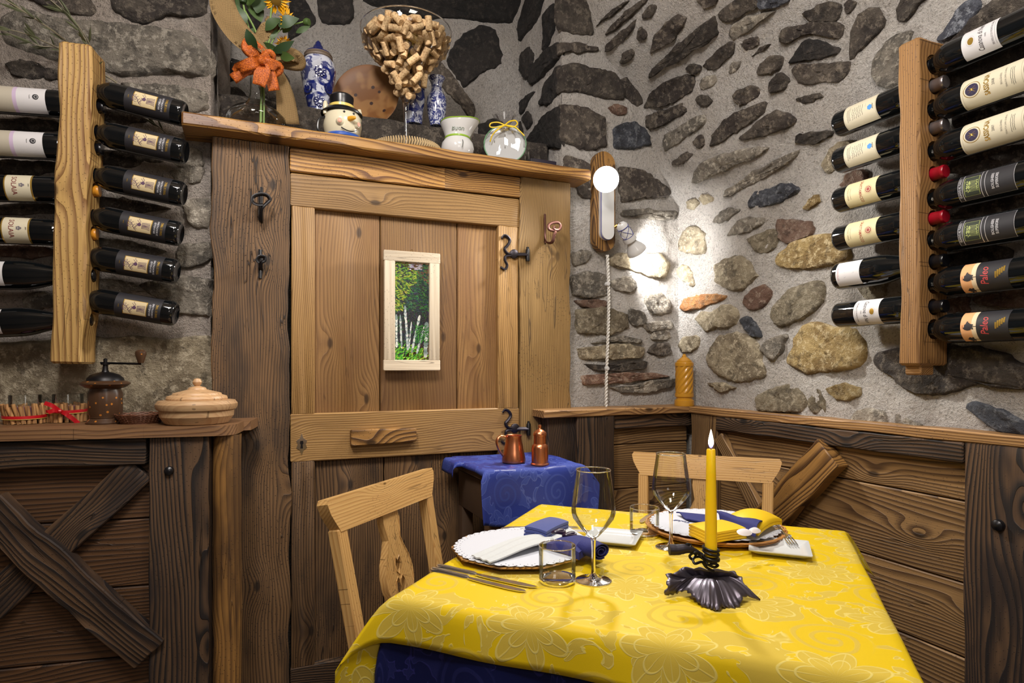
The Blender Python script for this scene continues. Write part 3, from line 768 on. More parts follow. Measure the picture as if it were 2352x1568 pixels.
# worktop with a rounded front right corner
lp = [(sA, 0.02), (sA, OC)]; lp += [(sB-.05+.05*math.sin(t), OC-.05+.05*math.cos(t)) for t in [i*PI/2/8 for i in range(9)]]+[(sB+.0, .17), (sB+.018, .165), (sB+.02, .12), (sB+.02, .02)]
M_ = Matrix.Translation(FL.w(0, 0, ZL)) @ Matrix(((FL.e.x, FL.n.x, 0), (FL.e.y, FL.n.y, 0), (0, 0, 1))).to_4x4()
def gcb(V, o, e, f, off=(3, 4, 5)): return [((v-o).dot(e)+off[0], (v-o).dot(f)+off[1], v.z-o.z+off[2]) for v in V]
V, Fc = prism([lp[::-1]], M_, .027)
bm = bmesh.new(); vs = [bm.verts.new(v) for v in V]
for f in Fc: bm.faces.new([vs[i] for i in f])
bmesh.ops.bevel(bm, geom=[e for e in bm.edges if len(e.link_faces) == 2 and abs(e.verts[0].co.z-e.verts[1].co.z) < 1e-5 and e.calc_face_angle(0) > 1], offset=.004, segments=2, affect='EDGES')
bm.verts.index_update(); V = [v.co.copy() for v in bm.verts]; Fc = [tuple(v.index for v in f.verts) for f in bm.faces]; bm.free()
obj('worktop', V, Fc, W_COUNT, CT, gc=gcb(V, FL.o, FL.e, FL.n))
OP = OC-.045
zz = [ZL-.02]+[FL.sz(335, y, OP)[1] for y in (1190, 1344)]+[FL.sz(259, 1511, OP)[1], .3, 0]
for z1, z0 in zip(zz, zz[1:]): hb('plank', FL, sA, FL.sz(342, 1100, OP)[0], z0+.0015, z1-.0015, OP, .02, W_DPLANK, CT, rough=.0015, nx=6)
hb('top_rail', FL, sA, FL.sz(331, 1040, OC-.01)[0], FL.sz(100, 1075, OC-.01)[1], ZL-.029, OC-.012, .04, W_DARK, CT, wav=.004, rough=.003, nx=5)
vb('post', FL, FL.sz(338, 1200, OC)[0], FL.sz(477, 1200, OC)[0], 0, ZL-.027, OC-.012, .05, W_DARK, CT, wav=.002, rough=.004, nx=10, label='split dark post')
s0 = FL.sz(478, 1200, OC)[0]; s1 = FL.sz(546, 1200, OC)[0]; rl = (s1-s0)/2
V = []; Fc = []; GCc = []
for i in range(41):
    z = (ZL-.028)*i/40
    for j in range(24):
        a = 2*PI*j/24; r = rl*(1+.06*fbm((math.cos(a)*2, math.sin(a)*2, z*5), 2)); s_ = (s0+s1)/2+r*math.cos(a); o_ = OC-.02-rl+r*math.sin(a)
        V.append(FL.w(s_, o_, z)); GCc.append((z+2, a*rl+7, 3))
for i in range(40):
    for j in range(24): k = (j+1) % 24; Fc.append((i*24+j, i*24+k, (i+1)*24+k, (i+1)*24+j))
obj('log_post', V, Fc, W_LOG, CT, gc=GCc, label='round yellowish log at the corner')
ob1 = FL.pt(318, 1078, OC-.02); ob0 = FL.pt(-30, 1395, OC-.02)
board('brace', ob1, ob0, FL.n, .085, .035, W_DARK, CT, wav=.003, rough=.005, nx=8)
board('brace', FL.pt(-40, 1170, OC-.0), FL.pt(338, 1505, OC-.0), FL.n, .095, .04, W_DARK, CT, wav=.008, rough=.006, nx=8)
V, Fc = lathe([(0, .010), (.006, .009), (.011, .005), (.012, -.004)], 14, FL.pt(388, 1081, OC-.010), FL.n); obj('bolt', V, Fc, M_BLACK, CT, label='black domed bolt head')
V, Fc = lathe([(0, .006), (.005, .005), (.006, -.01)], 12, FB.pt(545, 1187, YP+.004), FB.n); obj('bolt', V, Fc, M_STEEL, FRM, label='small steel bolt')
# ------------------------------------------------------------------ racks
def rack(name, label, fr, sc, wtop, z0, z1, off, depth, mat, holes, lean_s=0.0, ch=.006):
    "upright of a bottle rack with drilled holes"
    V, Fc = [], []; N = 40; P = 6
    T = thing(name, label, 'rack', fr.w(sc, off/2, z0))
    w2 = wtop/2
    tmp = board('upright', fr.w(sc-lean_s/2, off, z0), fr.w(sc+lean_s/2, off, z1), fr.n, wtop, depth, mat, T, wav=.006, rough=.002, ch=ch, seg=36, nx=4)
    cos_ = []
    for (s, o_, z, r, dirn) in holes:
        d = Vector(dirn).normalized(); c = fr.w(s, o_, z); V, Fc = lathe([(0, -.1), (r, -.1), (r, .1), (0, .1)], 18, c, d)
        co = bpy.data.objects.new('cutter', new_mesh('cutter', V, Fc, mat, False)); COL.objects.link(co); cos_.append(co)
        bmc = bmesh.new(); bmc.from_mesh(co.data); bmesh.ops.recalc_face_normals(bmc, faces=bmc.faces); bmc.to_mesh(co.data); bmc.free()
        md = tmp.modifiers.new('b', 'BOOLEAN'); md.object = co; md.operation = 'DIFFERENCE'; md.solver = 'EXACT'
    bpy.context.view_layer.update()
    dg = bpy.context.evaluated_depsgraph_get(); me = bpy.data.meshes.new_from_object(tmp.evaluated_get(dg)); me.name = 'upright'
    tmp.modifiers.clear()
    bm = bmesh.new(); bm.from_mesh(me); bm.verts.ensure_lookup_table()
    left = set(bm.verts); parts = []
    while left:
        st = [left.pop()]; grp = set(st)
        while st:
            v = st.pop()
            for e in v.link_edges:
                q = e.other_vert(v)
                if q in left: left.discard(q); grp.add(q); st.append(q)
        parts.append(grp)
    parts.sort(key=len); bmesh.ops.delete(bm, geom=[v for g_ in parts[:-1] for v in g_], context='VERTS'); bm.to_mesh(me); bm.free()
    if 'gc' in me.attributes: me.attributes.remove(me.attributes['gc'])
    at = me.attributes.new('gc', 'FLOAT_VECTOR', 'POINT'); w0 = WO[tmp.name]
    for i, v in enumerate(me.vertices): q = v.co+w0; at.data[i].vector = (q.z+7, q.dot(fr.e)+3+fr.o.x, q.dot(fr.n)+1)
    me.shade_smooth(); me.set_sharp_from_angle(angle=.6); tmp.data = me
    for co in cos_: bpy.data.objects.remove(co)
    return T
# ------------------------------------------------------------------ bottles
def cpatch(R, a0, a1, z0, z1, n=10, th=0.0):
    "patch on a cylinder about z; angle 0 faces -Y, positive towards +X"
    V = []; Fc = []
    for i in range(n+1):
        a = a0+(a1-a0)*i/n
        for z in (z0, z1): V.append(Vector((R*math.sin(a), -R*math.cos(a), z)))
    for i in range(n): Fc.append((2*i, 2*i+2, 2*i+3, 2*i+1))
    return V, Fc
def bend(P2, Fc, R, z):
    return [Vector((R*math.sin(x/R), -R*math.cos(x/R), z+y)) for x, y in P2], Fc
def text2(s, size, sx=1.0, bold=0.0, shear=0.0, align='CENTER'):
    cu = bpy.data.curves.new('t', 'FONT'); cu.body = s; cu.size = size; cu.align_x = align; cu.align_y = 'CENTER'; cu.offset = bold
    cu.resolution_u = 2; cu.shear = shear
    o = bpy.data.objects.new('t', cu); COL.objects.link(o); bpy.context.view_layer.update()
    me = bpy.data.meshes.new_from_object(o.evaluated_get(bpy.context.evaluated_depsgraph_get()))
    V = [(v.co.x*sx, v.co.y) for v in me.vertices]; Fc = [tuple(p.vertices) for p in me.polygons]
    bpy.data.objects.remove(o); bpy.data.curves.remove(cu); bpy.data.meshes.remove(me); return V, Fc
def disc2(cx, cy, r, n=20, r2=None, hole=0):
    if hole:
        V = [(cx+r*math.cos(2*PI*i/n), cy+(r2 or r)*math.sin(2*PI*i/n)) for i in range(n)]
        V += [(cx+hole*math.cos(2*PI*i/n), cy+hole*(r2 or r)/r*math.sin(2*PI*i/n)) for i in range(n)]
        return V, [(i, (i+1) % n, n+(i+1) % n, n+i) for i in range(n)]
    m = n//2; V = []
    for i in range(m+1): a = PI*i/m; V += [(cx-r*math.cos(a), cy-(r2 or r)*math.sin(a)), (cx-r*math.cos(a), cy+(r2 or r)*math.sin(a))]
    return V, [(2*i, 2*i+2, 2*i+3, 2*i+1) for i in range(m)]
def bar2(x0, y0, x1, y1):
    n = max(1, int((x1-x0)/.006)); V = []
    for i in range(n+1): x = x0+(x1-x0)*i/n; V += [(x, y0), (x, y1)]
    return V, [(2*i, 2*i+2, 2*i+3, 2*i+1) for i in range(n)]
def line2(P, w):
    V = []; Fc = []
    for i, (x, y) in enumerate(P):
        a = P[max(i-1, 0)]; b = P[min(i+1, len(P)-1)]; dx, dy = b[0]-a[0], b[1]-a[1]; l = math.hypot(dx, dy) or 1
        V += [(x-dy/l*w/2, y+dx/l*w/2), (x+dy/l*w/2, y-dx/l*w/2)]
    for i in range(len(P)-1): Fc.append((2*i, 2*i+1, 2*i+3, 2*i+2))
    return V, Fc
def j2(*L):
    V = []; Fc = []
    for v, f in L: n = len(V); V += v; Fc += [tuple(i+n for i in q) for q in f]
    return V, Fc
def sh2(g, dx, dy): return [(x+dx, y+dy) for x, y in g[0]], g[1]
BORD = [(0, .006), (.018, .003), (.030, 0), (.0345, .003), (.0365, .010), (.0365, .188), (.0355, .200), (.031, .213), (.023, .226), (.0165, .238), (.0150, .25), (.0145, .293), (.0155, .294), (.0155, .300), (0, .300)]
BURG = [(0, .006), (.020, .003), (.034, 0), (.0385, .003), (.0405, .011), (.0405, .125), (.0395, .142), (.0355, .165), (.029, .19), (.0215, .218), (.0165, .245), (.0150, .27), (.0148, .293), (.0158, .294), (.0158, .300), (0, .300)]
INK = P_('ink', 44, 40, 44); INKR = P_('red_ink', 150, 50, 46); GOLD = plain('gold_foil', srgb(214, 176, 84), .3, .8); SILV = plain('silver_ink', srgb(200, 200, 206), .35, .5)
CREAM = P_('cream_paper', 204, 196, 172); WHITEP = P_('white_paper', 204, 202, 204); YELP = P_('yellowish_paper', 206, 194, 152); GREYP = P_('grey_paper', 176, 168, 152)
BLKP = P_('black_paper', 34, 33, 38, .55); PURP = P_('purple_ink', 84, 56, 84); TANP = P_('tan_paper', 204, 186, 146); BLUI = P_('blue_ink', 70, 140, 210); LILP = P_('lilac_print', 190, 170, 196); PEACH = P_('peach_paper', 226, 168, 116)
NAVY = P_('navy_ink', 36, 26, 60); GRN = P_('pale_green_ink', 176, 186, 110); REDI = P_('scarlet_ink', 200, 70, 70)
def bottle(label, group, design, cap, kind='bord'):
    R = .0365 if kind == 'bord' else .0405
    T = thing('wine_bottle', label, 'bottle', (0, 0, 0), group)
    obj('glass', *lathe(BORD if kind == 'bord' else BURG, 40), M_BOTTLE, T, sharp=.8)
    obj('capsule', *lathe([(.0151, .236 if kind == 'bord' else .25), (.0165, .238 if kind == 'bord' else .252), (.0158, .262), (.0158, .292), (.0166, .293), (.0166, .2985), (.0152, .3012), (0, .3014)], 28), cap, T)
    lab = None
    for it in design:
        t = it[0]
        if t == 'L':   # label patch: mat, half angle, z0, z1, level
            _, m, ha, z0, z1, lv = it; g = cpatch(R+.0003+.0002*lv, -ha, ha, z0, z1, 18)
            if lv == 0: lab = obj('label', *g, m, T, sharp=1.5)
            else: obj('label_field', *g, m, lab, sharp=1.5)
        else:
            _, nm, m, geo, z, lv = it; obj(nm, *bend(*geo, R+.0003+.0002*lv, z), m, lab, smooth=False)
    return T
def place(T, base, d, face):
    "stand the bottle's base at base, neck along d, label towards face"
    d = Vector(d).normalized(); f = Vector(face); f = (f-d*f.dot(d)).normalized(); y = -f; x = y.cross(d)
    T.matrix_world = Matrix.Translation(base) @ Matrix((x, y, d)).transposed().to_4x4()
rs = random.Random(3)
def figure():
    "loose purple drawing: strokes of hair, face and folded drapery"
    L = []
    for k in range(9):
        y = .030-.0035*k; L.append(line2([(-.010+.0016*k*math.sin(k)+t*.002, y+.003*math.sin(t*.9+k)) for t in range(9)], .0011))
    for k in range(8): L.append(line2([(-.009+.0022*k, -.004), (-.008+.0022*k+.001*math.sin(k), -.014), (-.011+.0028*k, -.026)], .0012))
    L.append(line2([(-.011*math.cos(a*.3), .022+.012*math.sin(a*.3)) for a in range(11)], .0008)); L.append(disc2(.001, .002, .005, 10)); return j2(*L)
BRUN = [('L', BLKP, 1.25, .030, .150, 0), ('L', GOLD, .58, .066, .128, 1), ('L', TANP, .54, .068, .126, 2), ('P', 'label_drawing', PURP, figure(), .096, 3),
        ('P', 'label_lettering', SILV, j2(text2('BRUNELLO', .0066, 1, .0002), sh2(text2('DI MONTALCINO', .0066, .8, .0002), 0, -.0075)), .058, 2),
        ('P', 'label_lettering', GOLD, text2('TERRE DE TRINCI', .0080, .62, .0002), .040, 2), ('P', 'label_lettering', GOLD, text2('2004', .0045), .139, 2)]
WAVE = ([(-.034, -.05), (.034, -.05), (.034, .0), (.02, .003), (.005, -.002), (-.01, .004), (-.034, .0)], [(0, 1, 2, 3, 4, 5, 6)])
LILA = [('L', WHITEP, 1.3, .012, .168, 0), ('L', GREYP, 1.3, .012, .092, 1), ('L', LILP, 1.3, .092, .101, 1), ('P', 'label_emblem', BLKP, disc2(0, 0, .0075, 24), .146, 2),
        ('P', 'label_emblem_mark', WHITEP, disc2(0, 0, .0045, 16, hole=.0036), .147, 3), ('P', 'label_lettering', INK, text2('Tenuta', .004), .132, 2), ('P', 'label_lettering', INK, text2('2001', .004), .064, 2)]
CREST = j2(disc2(-.003, 0, .0028, 8), disc2(.003, 0, .0028, 8), disc2(0, .004, .003, 8), bar2(-.004, -.006, .004, -.003))
SOLA = [('L', CREAM, 1.35, .085, .150, 0), ('L', GOLD, 1.35, .146, .150, 1), ('L', GOLD, 1.35, .085, .088, 1),
        ('P', 'label_lettering', P_('wine_ink', 120, 52, 52), text2('SOLAIA', .017, .95, .0001), .108, 2), ('P', 'label_emblem', P_('grey_ink', 110, 104, 110), CREST, .126, 2), ('P', 'label_lettering', INK, text2('2001', .0045, shear=.3), .142, 2)]
def scrib(n, w, dy, y0, a=.0012):
    L = []
    for k in range(n):
        x = -w*(.7+.3*rs.random()); P = []
        while x < w*(.7+.3*rs.random()): P.append((x, y0-k*dy+a*rs.uniform(-1, 1))); x += .0016
        if len(P) > 2: L.append(line2(P, .0007))
    return j2(*L)
FLAC = [('L', CREAM, 1.15, .045, .142, 0), ('P', 'label_emblem', BLUI, disc2(0, 0, .0075, 7), .124, 1), ('P', 'label_flourish', INK, j2(scrib(2, .009, .002, .009, .0015), line2([(-.014, -.012), (-.006, -.0125)], .0005)), .124, 1),
        ('P', 'label_handwriting', INK, scrib(6, .020, .0058, .014, .0018), .087, 1), ('P', 'label_print', INK, scrib(3, .022, .0038, .008, .0006), .056, 1),
        ('P', 'label_border', P_('grey_line', 120, 116, 110), j2(bar2(-.040, .046, .040, .0465), bar2(-.040, -.0465, .040, -.046)), .0935, 1)]
GUID = [('L', YELP, 1.2, .048, .142, 0), ('P', 'label_lettering', P_('brown_ink', 150, 66, 40), text2('GRATTAMACCO', .0118, .72, .0001, .1), .096, 1),
        ('P', 'label_seal', INKR, disc2(0, 0, .0085, 14), .120, 1), ('P', 'label_seal_mark', YELP, disc2(0, 0, .0062, 12, hole=.0046), .120, 2), ('P', 'label_seal_ring', P_('tan_ink', 190, 150, 100), disc2(0, 0, .0112, 24, hole=.0106), .120, 1),
        ('P', 'label_lettering', P_('tan_ink2', 150, 140, 110), text2('TOSCANA', .0075), .058, 1), ('P', 'label_rule', P_('brown_line', 90, 70, 50), bar2(-.016, -.0003, .016, .0003), .066, 1)]
BURL = [('L', WHITEP, .95, .022, .096, 0), ('P', 'label_mark', P_('pale_grey_ink', 176, 176, 184), j2(line2([(.0, .02), (.012, -.012), (-.004, -.010)], .0012), line2([(0, .02), (-.012, .0), (-.018, -.02)], .0008)), .060, 1), ('P', 'label_lettering', P_('pink_ink', 190, 120, 130), text2('BAROLO', .007, 1.3), .029, 1)]
CASA = [('L', WHITEP, 1.2, .075, .150, 0), ('P', 'label_medal', GOLD, disc2(0, 0, .0085, 24, .0065), .130, 1), ('P', 'label_medal_ring', P_('ring_ink', 150, 150, 160), disc2(0, 0, .0118, 28, .0092, hole=.0114), .130, 1),
        ('P', 'label_lettering', INK, text2('Casanova di Neri', .0165, .58, .0001, .35), .110, 1), ('P', 'label_lettering', INK, text2('1995', .005), .098, 1), ('P', 'label_lettering', P_('grey_ink2', 96, 92, 100), text2('BRUNELLO DI MONTALCINO', .0062, .7), .085, 1), ('P', 'label_rule', INK, bar2(-.03, 0, .03, .0004), .079, 1)]
def star():
    P = []
    for k in range(16): r = .0115 if k % 2 == 0 else .0016; a = PI/8*k; P.append((r*math.sin(a), r*math.cos(a)))
    return [(0, 0)]+P, [(0, 1+k, 1+(k+1) % 16) for k in range(16)]
def SASS(yr): return [('L', CREAM, 1.35, .022, .152, 0), ('P', 'label_roundel_ring', GOLD, disc2(0, 0, .0185, 32, hole=.0172), .127, 1), ('P', 'label_roundel', NAVY, disc2(0, 0, .0142, 28), .127, 1), ('P', 'label_star', GOLD, star(), .127, 2),
        ('P', 'label_lettering', GOLD, text2('SASSICAIA', .0150, .72, .0004), .096, 1), ('P', 'label_lettering', INK, text2(yr, .0080, .9), .082, 1), ('P', 'label_lettering', P_('g3', 110, 104, 96), j2(text2('BOLGHERI', .0055), sh2(text2('TENUTA SAN GUIDO', .0048), 0, -.009)), .066, 1), ('P', 'label_print', INK, scrib(3, .024, .0035, .002, .0004), .045, 1),
        ('P', 'label_border', P_('g4', 150, 140, 120), j2(bar2(-.046, .0605, .046, .061), bar2(-.046, -.061, .046, -.0605)), .087, 1)]
def grove():
    L = []
    for k in range(10):
        x = -.012+.0026*k; L.append(line2([(x, -.013), (x+.0006*math.sin(k), -.002), (x+.001*math.cos(k*2), .006)], .0006))
    for k in range(34): L.append(disc2(rs.uniform(-.0135, .0135), rs.uniform(.003, .0125), rs.uniform(.0008, .0018), 5))
    for k in range(12): L.append(disc2(rs.uniform(-.0135, .0135), rs.uniform(-.0135, -.010), rs.uniform(.0008, .0015), 5))
    return j2(*L)
GUAD = [('L', SILV, .92, .040, .158, 0), ('L', BLKP, .90, .041, .157, 1), ('L', SILV, .90, .1465, .148, 2), ('L', GRN, .62, .1110, .1440, 2), ('L', P_('dark_green', 40, 48, 36), .60, .1120, .1430, 3), ('P', 'label_drawing', GRN, grove(), .1275, 4),
        ('L', SILV, .90, .1065, .108, 2), ('L', SILV, .90, .0985, .0998, 2), ('P', 'label_lettering', SILV, text2('GUADO AL TASSO', .0072, .8, .0002), .1525, 3), ('P', 'label_lettering', SILV, j2(text2('BOLGHERI', .0078, 1, .0003), sh2(text2('SUPERIORE', .0078, .9, .0003), 0, -.009)), .083, 3)]
def tree(n=46, s=.0115):
    L = []
    for k in range(n):
        a = rs.uniform(0, 2*PI); r = s*math.sqrt(rs.random()); L.append(disc2(r*math.cos(a), r*math.sin(a)*.9, .0021, 6))
    L.append(disc2(0, 0, s*.75, 14)); L.append(bar2(-.0007, -.021, .0007, 0)); return j2(*L)
PALE = [('L', PEACH, 1.15, .118, .152, 0), ('L', BLKP, 1.15, .052, .118, 1), ('L', P_('pale_peach', 224, 204, 170), 1.15, .118, .128, 1), ('P', 'label_tree', INK, tree(), .135, 2), ('P', 'label_tree', INK, sh2(tree(20, .008), -.034, 0), .133, 2),
        ('P', 'label_lettering', REDI, text2('Paleo', .0230, .85, .0001, .2), .100, 2), ('P', 'label_lettering', P_('o2', 190, 120, 70), text2('2001', .005), .147, 2), ('P', 'label_gold_print', GOLD, j2(*[sh2(text2('IIIIIIIIIIIIIII'[:14-abs(k-1)], .0042, 1.1, .0003), -.0+.003*k, .009-k*.0042) for k in range(5)]), .068, 2)]
CAPB = plain('black_capsule', (.006, .006, .008, 1), .25); CAPO = P_('amber_capsule', 206, 138, 40, .35); CAPS = plain('pewter_capsule', srgb(150, 140, 140), .3, .8); CAPR = P_('red_capsule', 150, 16, 34, .3)
# left rack
LO = .095
ord6 = ['topmost', 'second from the top', 'third from the top', 'fourth from the top', 'fifth from the top', 'lowest']
hl = []
PL = []
for (bx_, by_), (nx_, ny_) in (((425, 263), (225, 212)), ((427, 350), (235, 307)), ((423, 447), (215, 402)), ((415, 538), (220, 499)), ((407, 624), (214, 591)), ((404, 721), (214, 689))):
    a = FL.pt(bx_, by_, LO+.008); b = FL.pt(nx_, ny_, LO); d = (b-a).normalized(); PL.append((a, d))
    q = a+d*.285; hl.append(((q-FL.o).dot(FL.e), LO, q.z, .021, tuple(d)))
NL = []
for cx, cy, ty in ((101, 237, 247), (97, 336, 343), (84, 435, 439), (70, 532, 538), (31, 632, 633), (31, 740, 733)):
    tx = 240-.06*(ty-247); b = FL.pt(tx, ty, LO-.01); a = FL.pt(cx, cy, LO); d = (b-a).normalized(); NL.append((b-d*.3, d))
    q = b-d*.03; hl.append(((q-FL.o).dot(FL.e), LO, q.z, .021, tuple(d)))
# the upright: front face px 130..198, sides seen to 215
sL = (FL.sz(162, 465, .15)[0]+.0); z0 = FL.sz(150, 830, .15)[1]; z1 = FL.sz(175, 102, .15)[1]
RKL = rack('bottle_rack', 'honey coloured wavy wooden upright of the left wall rack', FL, sL, .078, z0, z1, .150, .10, W_RACK, hl, .022)
fl = FL.n+Vector((0, 0, .0))
for i, (a, d) in enumerate(PL):
    T = bottle('black-labelled bottle with cream drawing, %s right of the left rack' % ord6[i], 'bottles right of the left rack', BRUN, CAPB) if i == 0 else None
    if i == 0: snapshot(); BR0 = T
    else:
        snapshot(); T = copy_tree(BR0); T['label'] = 'black-labelled bottle with cream drawing, %s right of the left rack' % ord6[i]
    place(T, a, d, FL.n*1.0+Vector((0, 0, -.02*i)))
for i, (a, d) in enumerate(NL):
    G_ = 'bottles left of the left rack'
    if i < 2: T = bottle('bottle with white and grey label, %s left of the left rack' % ord6[i], G_, LILA, CAPB)
    elif i < 4: T = bottle('wine bottle with a cream SOLAIA label, %s left of the left rack' % ord6[i], G_, SOLA, CAPO)
    else: T = bottle('slope-shouldered dark wine bottle, %s left of the left rack' % ord6[i], G_, BURL, CAPB, 'burg')
    place(T, a, d, FL.n+Vector((0, 0, .05)))
# right rack
hr = []; RX = 1.583; RO = 1.66-RX
LB = []; RB = []
for z in (.703, .597, .482, .371, .262, .149): LB.append((Vector((RX, 1.283, CZ+z)), Vector((0, -1, 0)))); hr.append((-1.03, RO, CZ+z, .021, (0, 1, 0)))
for z in (.757, .644, .539, .420, .316, .2076, .093): RB.append((Vector((RX, .775, CZ+z)), Vector((0, 1, 0)))); hr.append((-1.06, RO, CZ+z, .026, (0, 1, 0)))
RKR = rack('bottle_rack', 'reddish planed wooden upright of the right wall rack', FR, -1.0375, .052, CZ+.008, CZ+.812, .135, .115, W_RACKR, hr)
hb('foot_block', FR, -1.055, -1.02, CZ-.022, CZ+.010, .118, .05, W_RACKR, RKR)
LBd = [(FLAC, CAPS, 'bottle with handwritten cream label'), (FLAC, CAPS, ''), (GUID, CAPR, 'bottle with yellowish label'), (GUID, CAPR, ''), (BURL, CAPB, 'slope-shouldered bottle'), (CASA, CAPB, 'bottle with white script label')]
ex = ['upper', 'lower']
for i, (a, d) in enumerate(LB):
    ds, cp, lb = LBd[i] if LBd[i][2] else (LBd[i][0], LBd[i][1], LBd[i-1][2])
    T = bottle('%s, %s left of the right rack' % (lb, ord6[i]), 'bottles left of the right rack', ds, cp, 'burg' if i == 4 else 'bord'); place(T, a, d, (-1, -.15, -.02))
RBd = [(CASA, 'bottle with white script label'), (SASS('2008'), 'bottle with navy star label dated 2008'), (SASS('2007'), 'bottle with navy star label dated 2007'), (GUAD, 'bottle with black label and green drawing'), (GUAD, 'bottle with black label and green drawing'), (PALE, 'bottle with peach label and tree'), (PALE, 'bottle with peach label and tree')]
ord7 = ['topmost', 'second from the top', 'third from the top', 'fourth from the top', 'fifth from the top', 'second from the bottom', 'lowest']
for i, (a, d) in enumerate(RB):
    T = bottle('%s, %s right of the right rack' % (RBd[i][1], ord7[i]), 'bottles right of the right rack', RBd[i][0], CAPB); place(T, a, d, (-1, -.35, -.02 if i else .0))
# ------------------------------------------------------------------ cloths
def damask(name, base, mot, line, rough=.5, sc=4.4, sheen=.3):
    n = NT(name, rough); g = n.gc(); x, y, z = n.sep(g)
    warp = n.noise(n.vm(g, (9, 9, 9)), 1, 2)
    def cell(ox, oy, s):
        u = n.M('ADD', n.M('MULTIPLY', x, s), ox); v = n.M('ADD', n.M('MULTIPLY', y, s), oy)
        u = n.M('ADD', u, n.M('MULTIPLY', n.M('SUBTRACT', warp, .5), .12))
        row = n.M('FLOOR', v); u = n.M('ADD', u, n.M('MULTIPLY', row, .5))
        fu = n.M('SUBTRACT', n.M('FRACT', u), .5); fv = n.M('SUBTRACT', n.M('FRACT', v), .5)
        r = n.M('SQRT', n.M('ADD', n.M('MULTIPLY', fu, fu), n.M('MULTIPLY', fv, fv))); th = n.M('ARCTAN2', fv, fu); return r, th
    r, th = cell(.13, .37, sc)
    pet = n.M('ABSOLUTE', n.M('SINE', n.M('MULTIPLY', th, 3.5))); rb = n.M('ADD', .17, n.M('MULTIPLY', pet, .16)); rb = n.M('ADD', rb, n.M('MULTIPLY', n.M('SUBTRACT', warp, .5), .16))
    d = n.M('SUBTRACT', r, rb); fill = n.mr(d, -.012, .0, 1, 0); ln = n.mr(n.M('ABSOLUTE', d), .004, .014, 1, 0)
    d2 = n.M('SUBTRACT', r, n.M('MULTIPLY', rb, .62)); ln2 = n.mr(n.M('ABSOLUTE', d2), .004, .012, 1, 0); core = n.mr(r, .045, .06, 1, 0)
    vein = n.M('MULTIPLY', n.mr(n.M('ABSOLUTE', n.M('SINE', n.M('MULTIPLY', th, 7))), .0, .22, 1, 0), fill)
    # scrolls
    r2, t2 = cell(.62, .87, sc*1.0); sp = n.M('FRACT', n.M('ADD', n.M('MULTIPLY', r2, 9.0), n.M('DIVIDE', t2, 2*PI)))
    scr = n.M('MULTIPLY', n.mr(n.M('ABSOLUTE', n.M('SUBTRACT', sp, .5)), .10, .2, 1, 0), n.mr(r2, .24, .28, 1, 0))
    # leaves between
    nz = n.noise(n.vm(g, (16, 16, 16)), 1, 2, .5, 1.2); lf = n.mr(nz, .56, .585, 0, 1); lo = n.mr(n.M('ABSOLUTE', n.M('SUBTRACT', nz, .565)), .006, .018, 1, 0)
    out = n.M('SUBTRACT', 1.0, n.M('MAXIMUM', fill, n.mr(r2, .26, .30, 1, 0)))
    lf = n.M('MULTIPLY', lf, out); lo = n.M('MULTIPLY', lo, out)
    f = n.M('MAXIMUM', n.M('MAXIMUM', fill, lf), n.M('MULTIPLY', scr, .9)); l = n.M('MAXIMUM', n.M('MAXIMUM', ln, lo), n.M('MAXIMUM', ln2, n.M('MULTIPLY', vein, .8)))
    c = n.mix(n.M('MULTIPLY', f, .62), base, mot); c = n.mix(n.M('MULTIPLY', l, .75), c, line); n.col(c)
    rgh = n.mr(f, 0, 1, rough-.12, rough+.2, False); n.set(Roughness=rgh); n.set(Specular_IOR_Level=.25)
    wv = n.noise(n.vm(g, (900, 900, 900)), 1, 1); n.bump(n.M('ADD', n.M('MULTIPLY', l, .8), n.M('ADD', n.M('MULTIPLY', f, .5), n.M('MULTIPLY', wv, .25))), .35, .0012)
    return n.m
M_YEL = damask('yellow_damask', srgb(212, 180, 18), srgb(184, 162, 78), srgb(212, 196, 112), .62)
M_BLU = damask('blue_damask', srgb(42, 56, 132), srgb(56, 72, 148), srgb(76, 92, 164), .5, 6)
M_NAVY = damask('navy_damask', srgb(14, 20, 64), srgb(24, 28, 84), srgb(40, 40, 104), .6, 4.4)
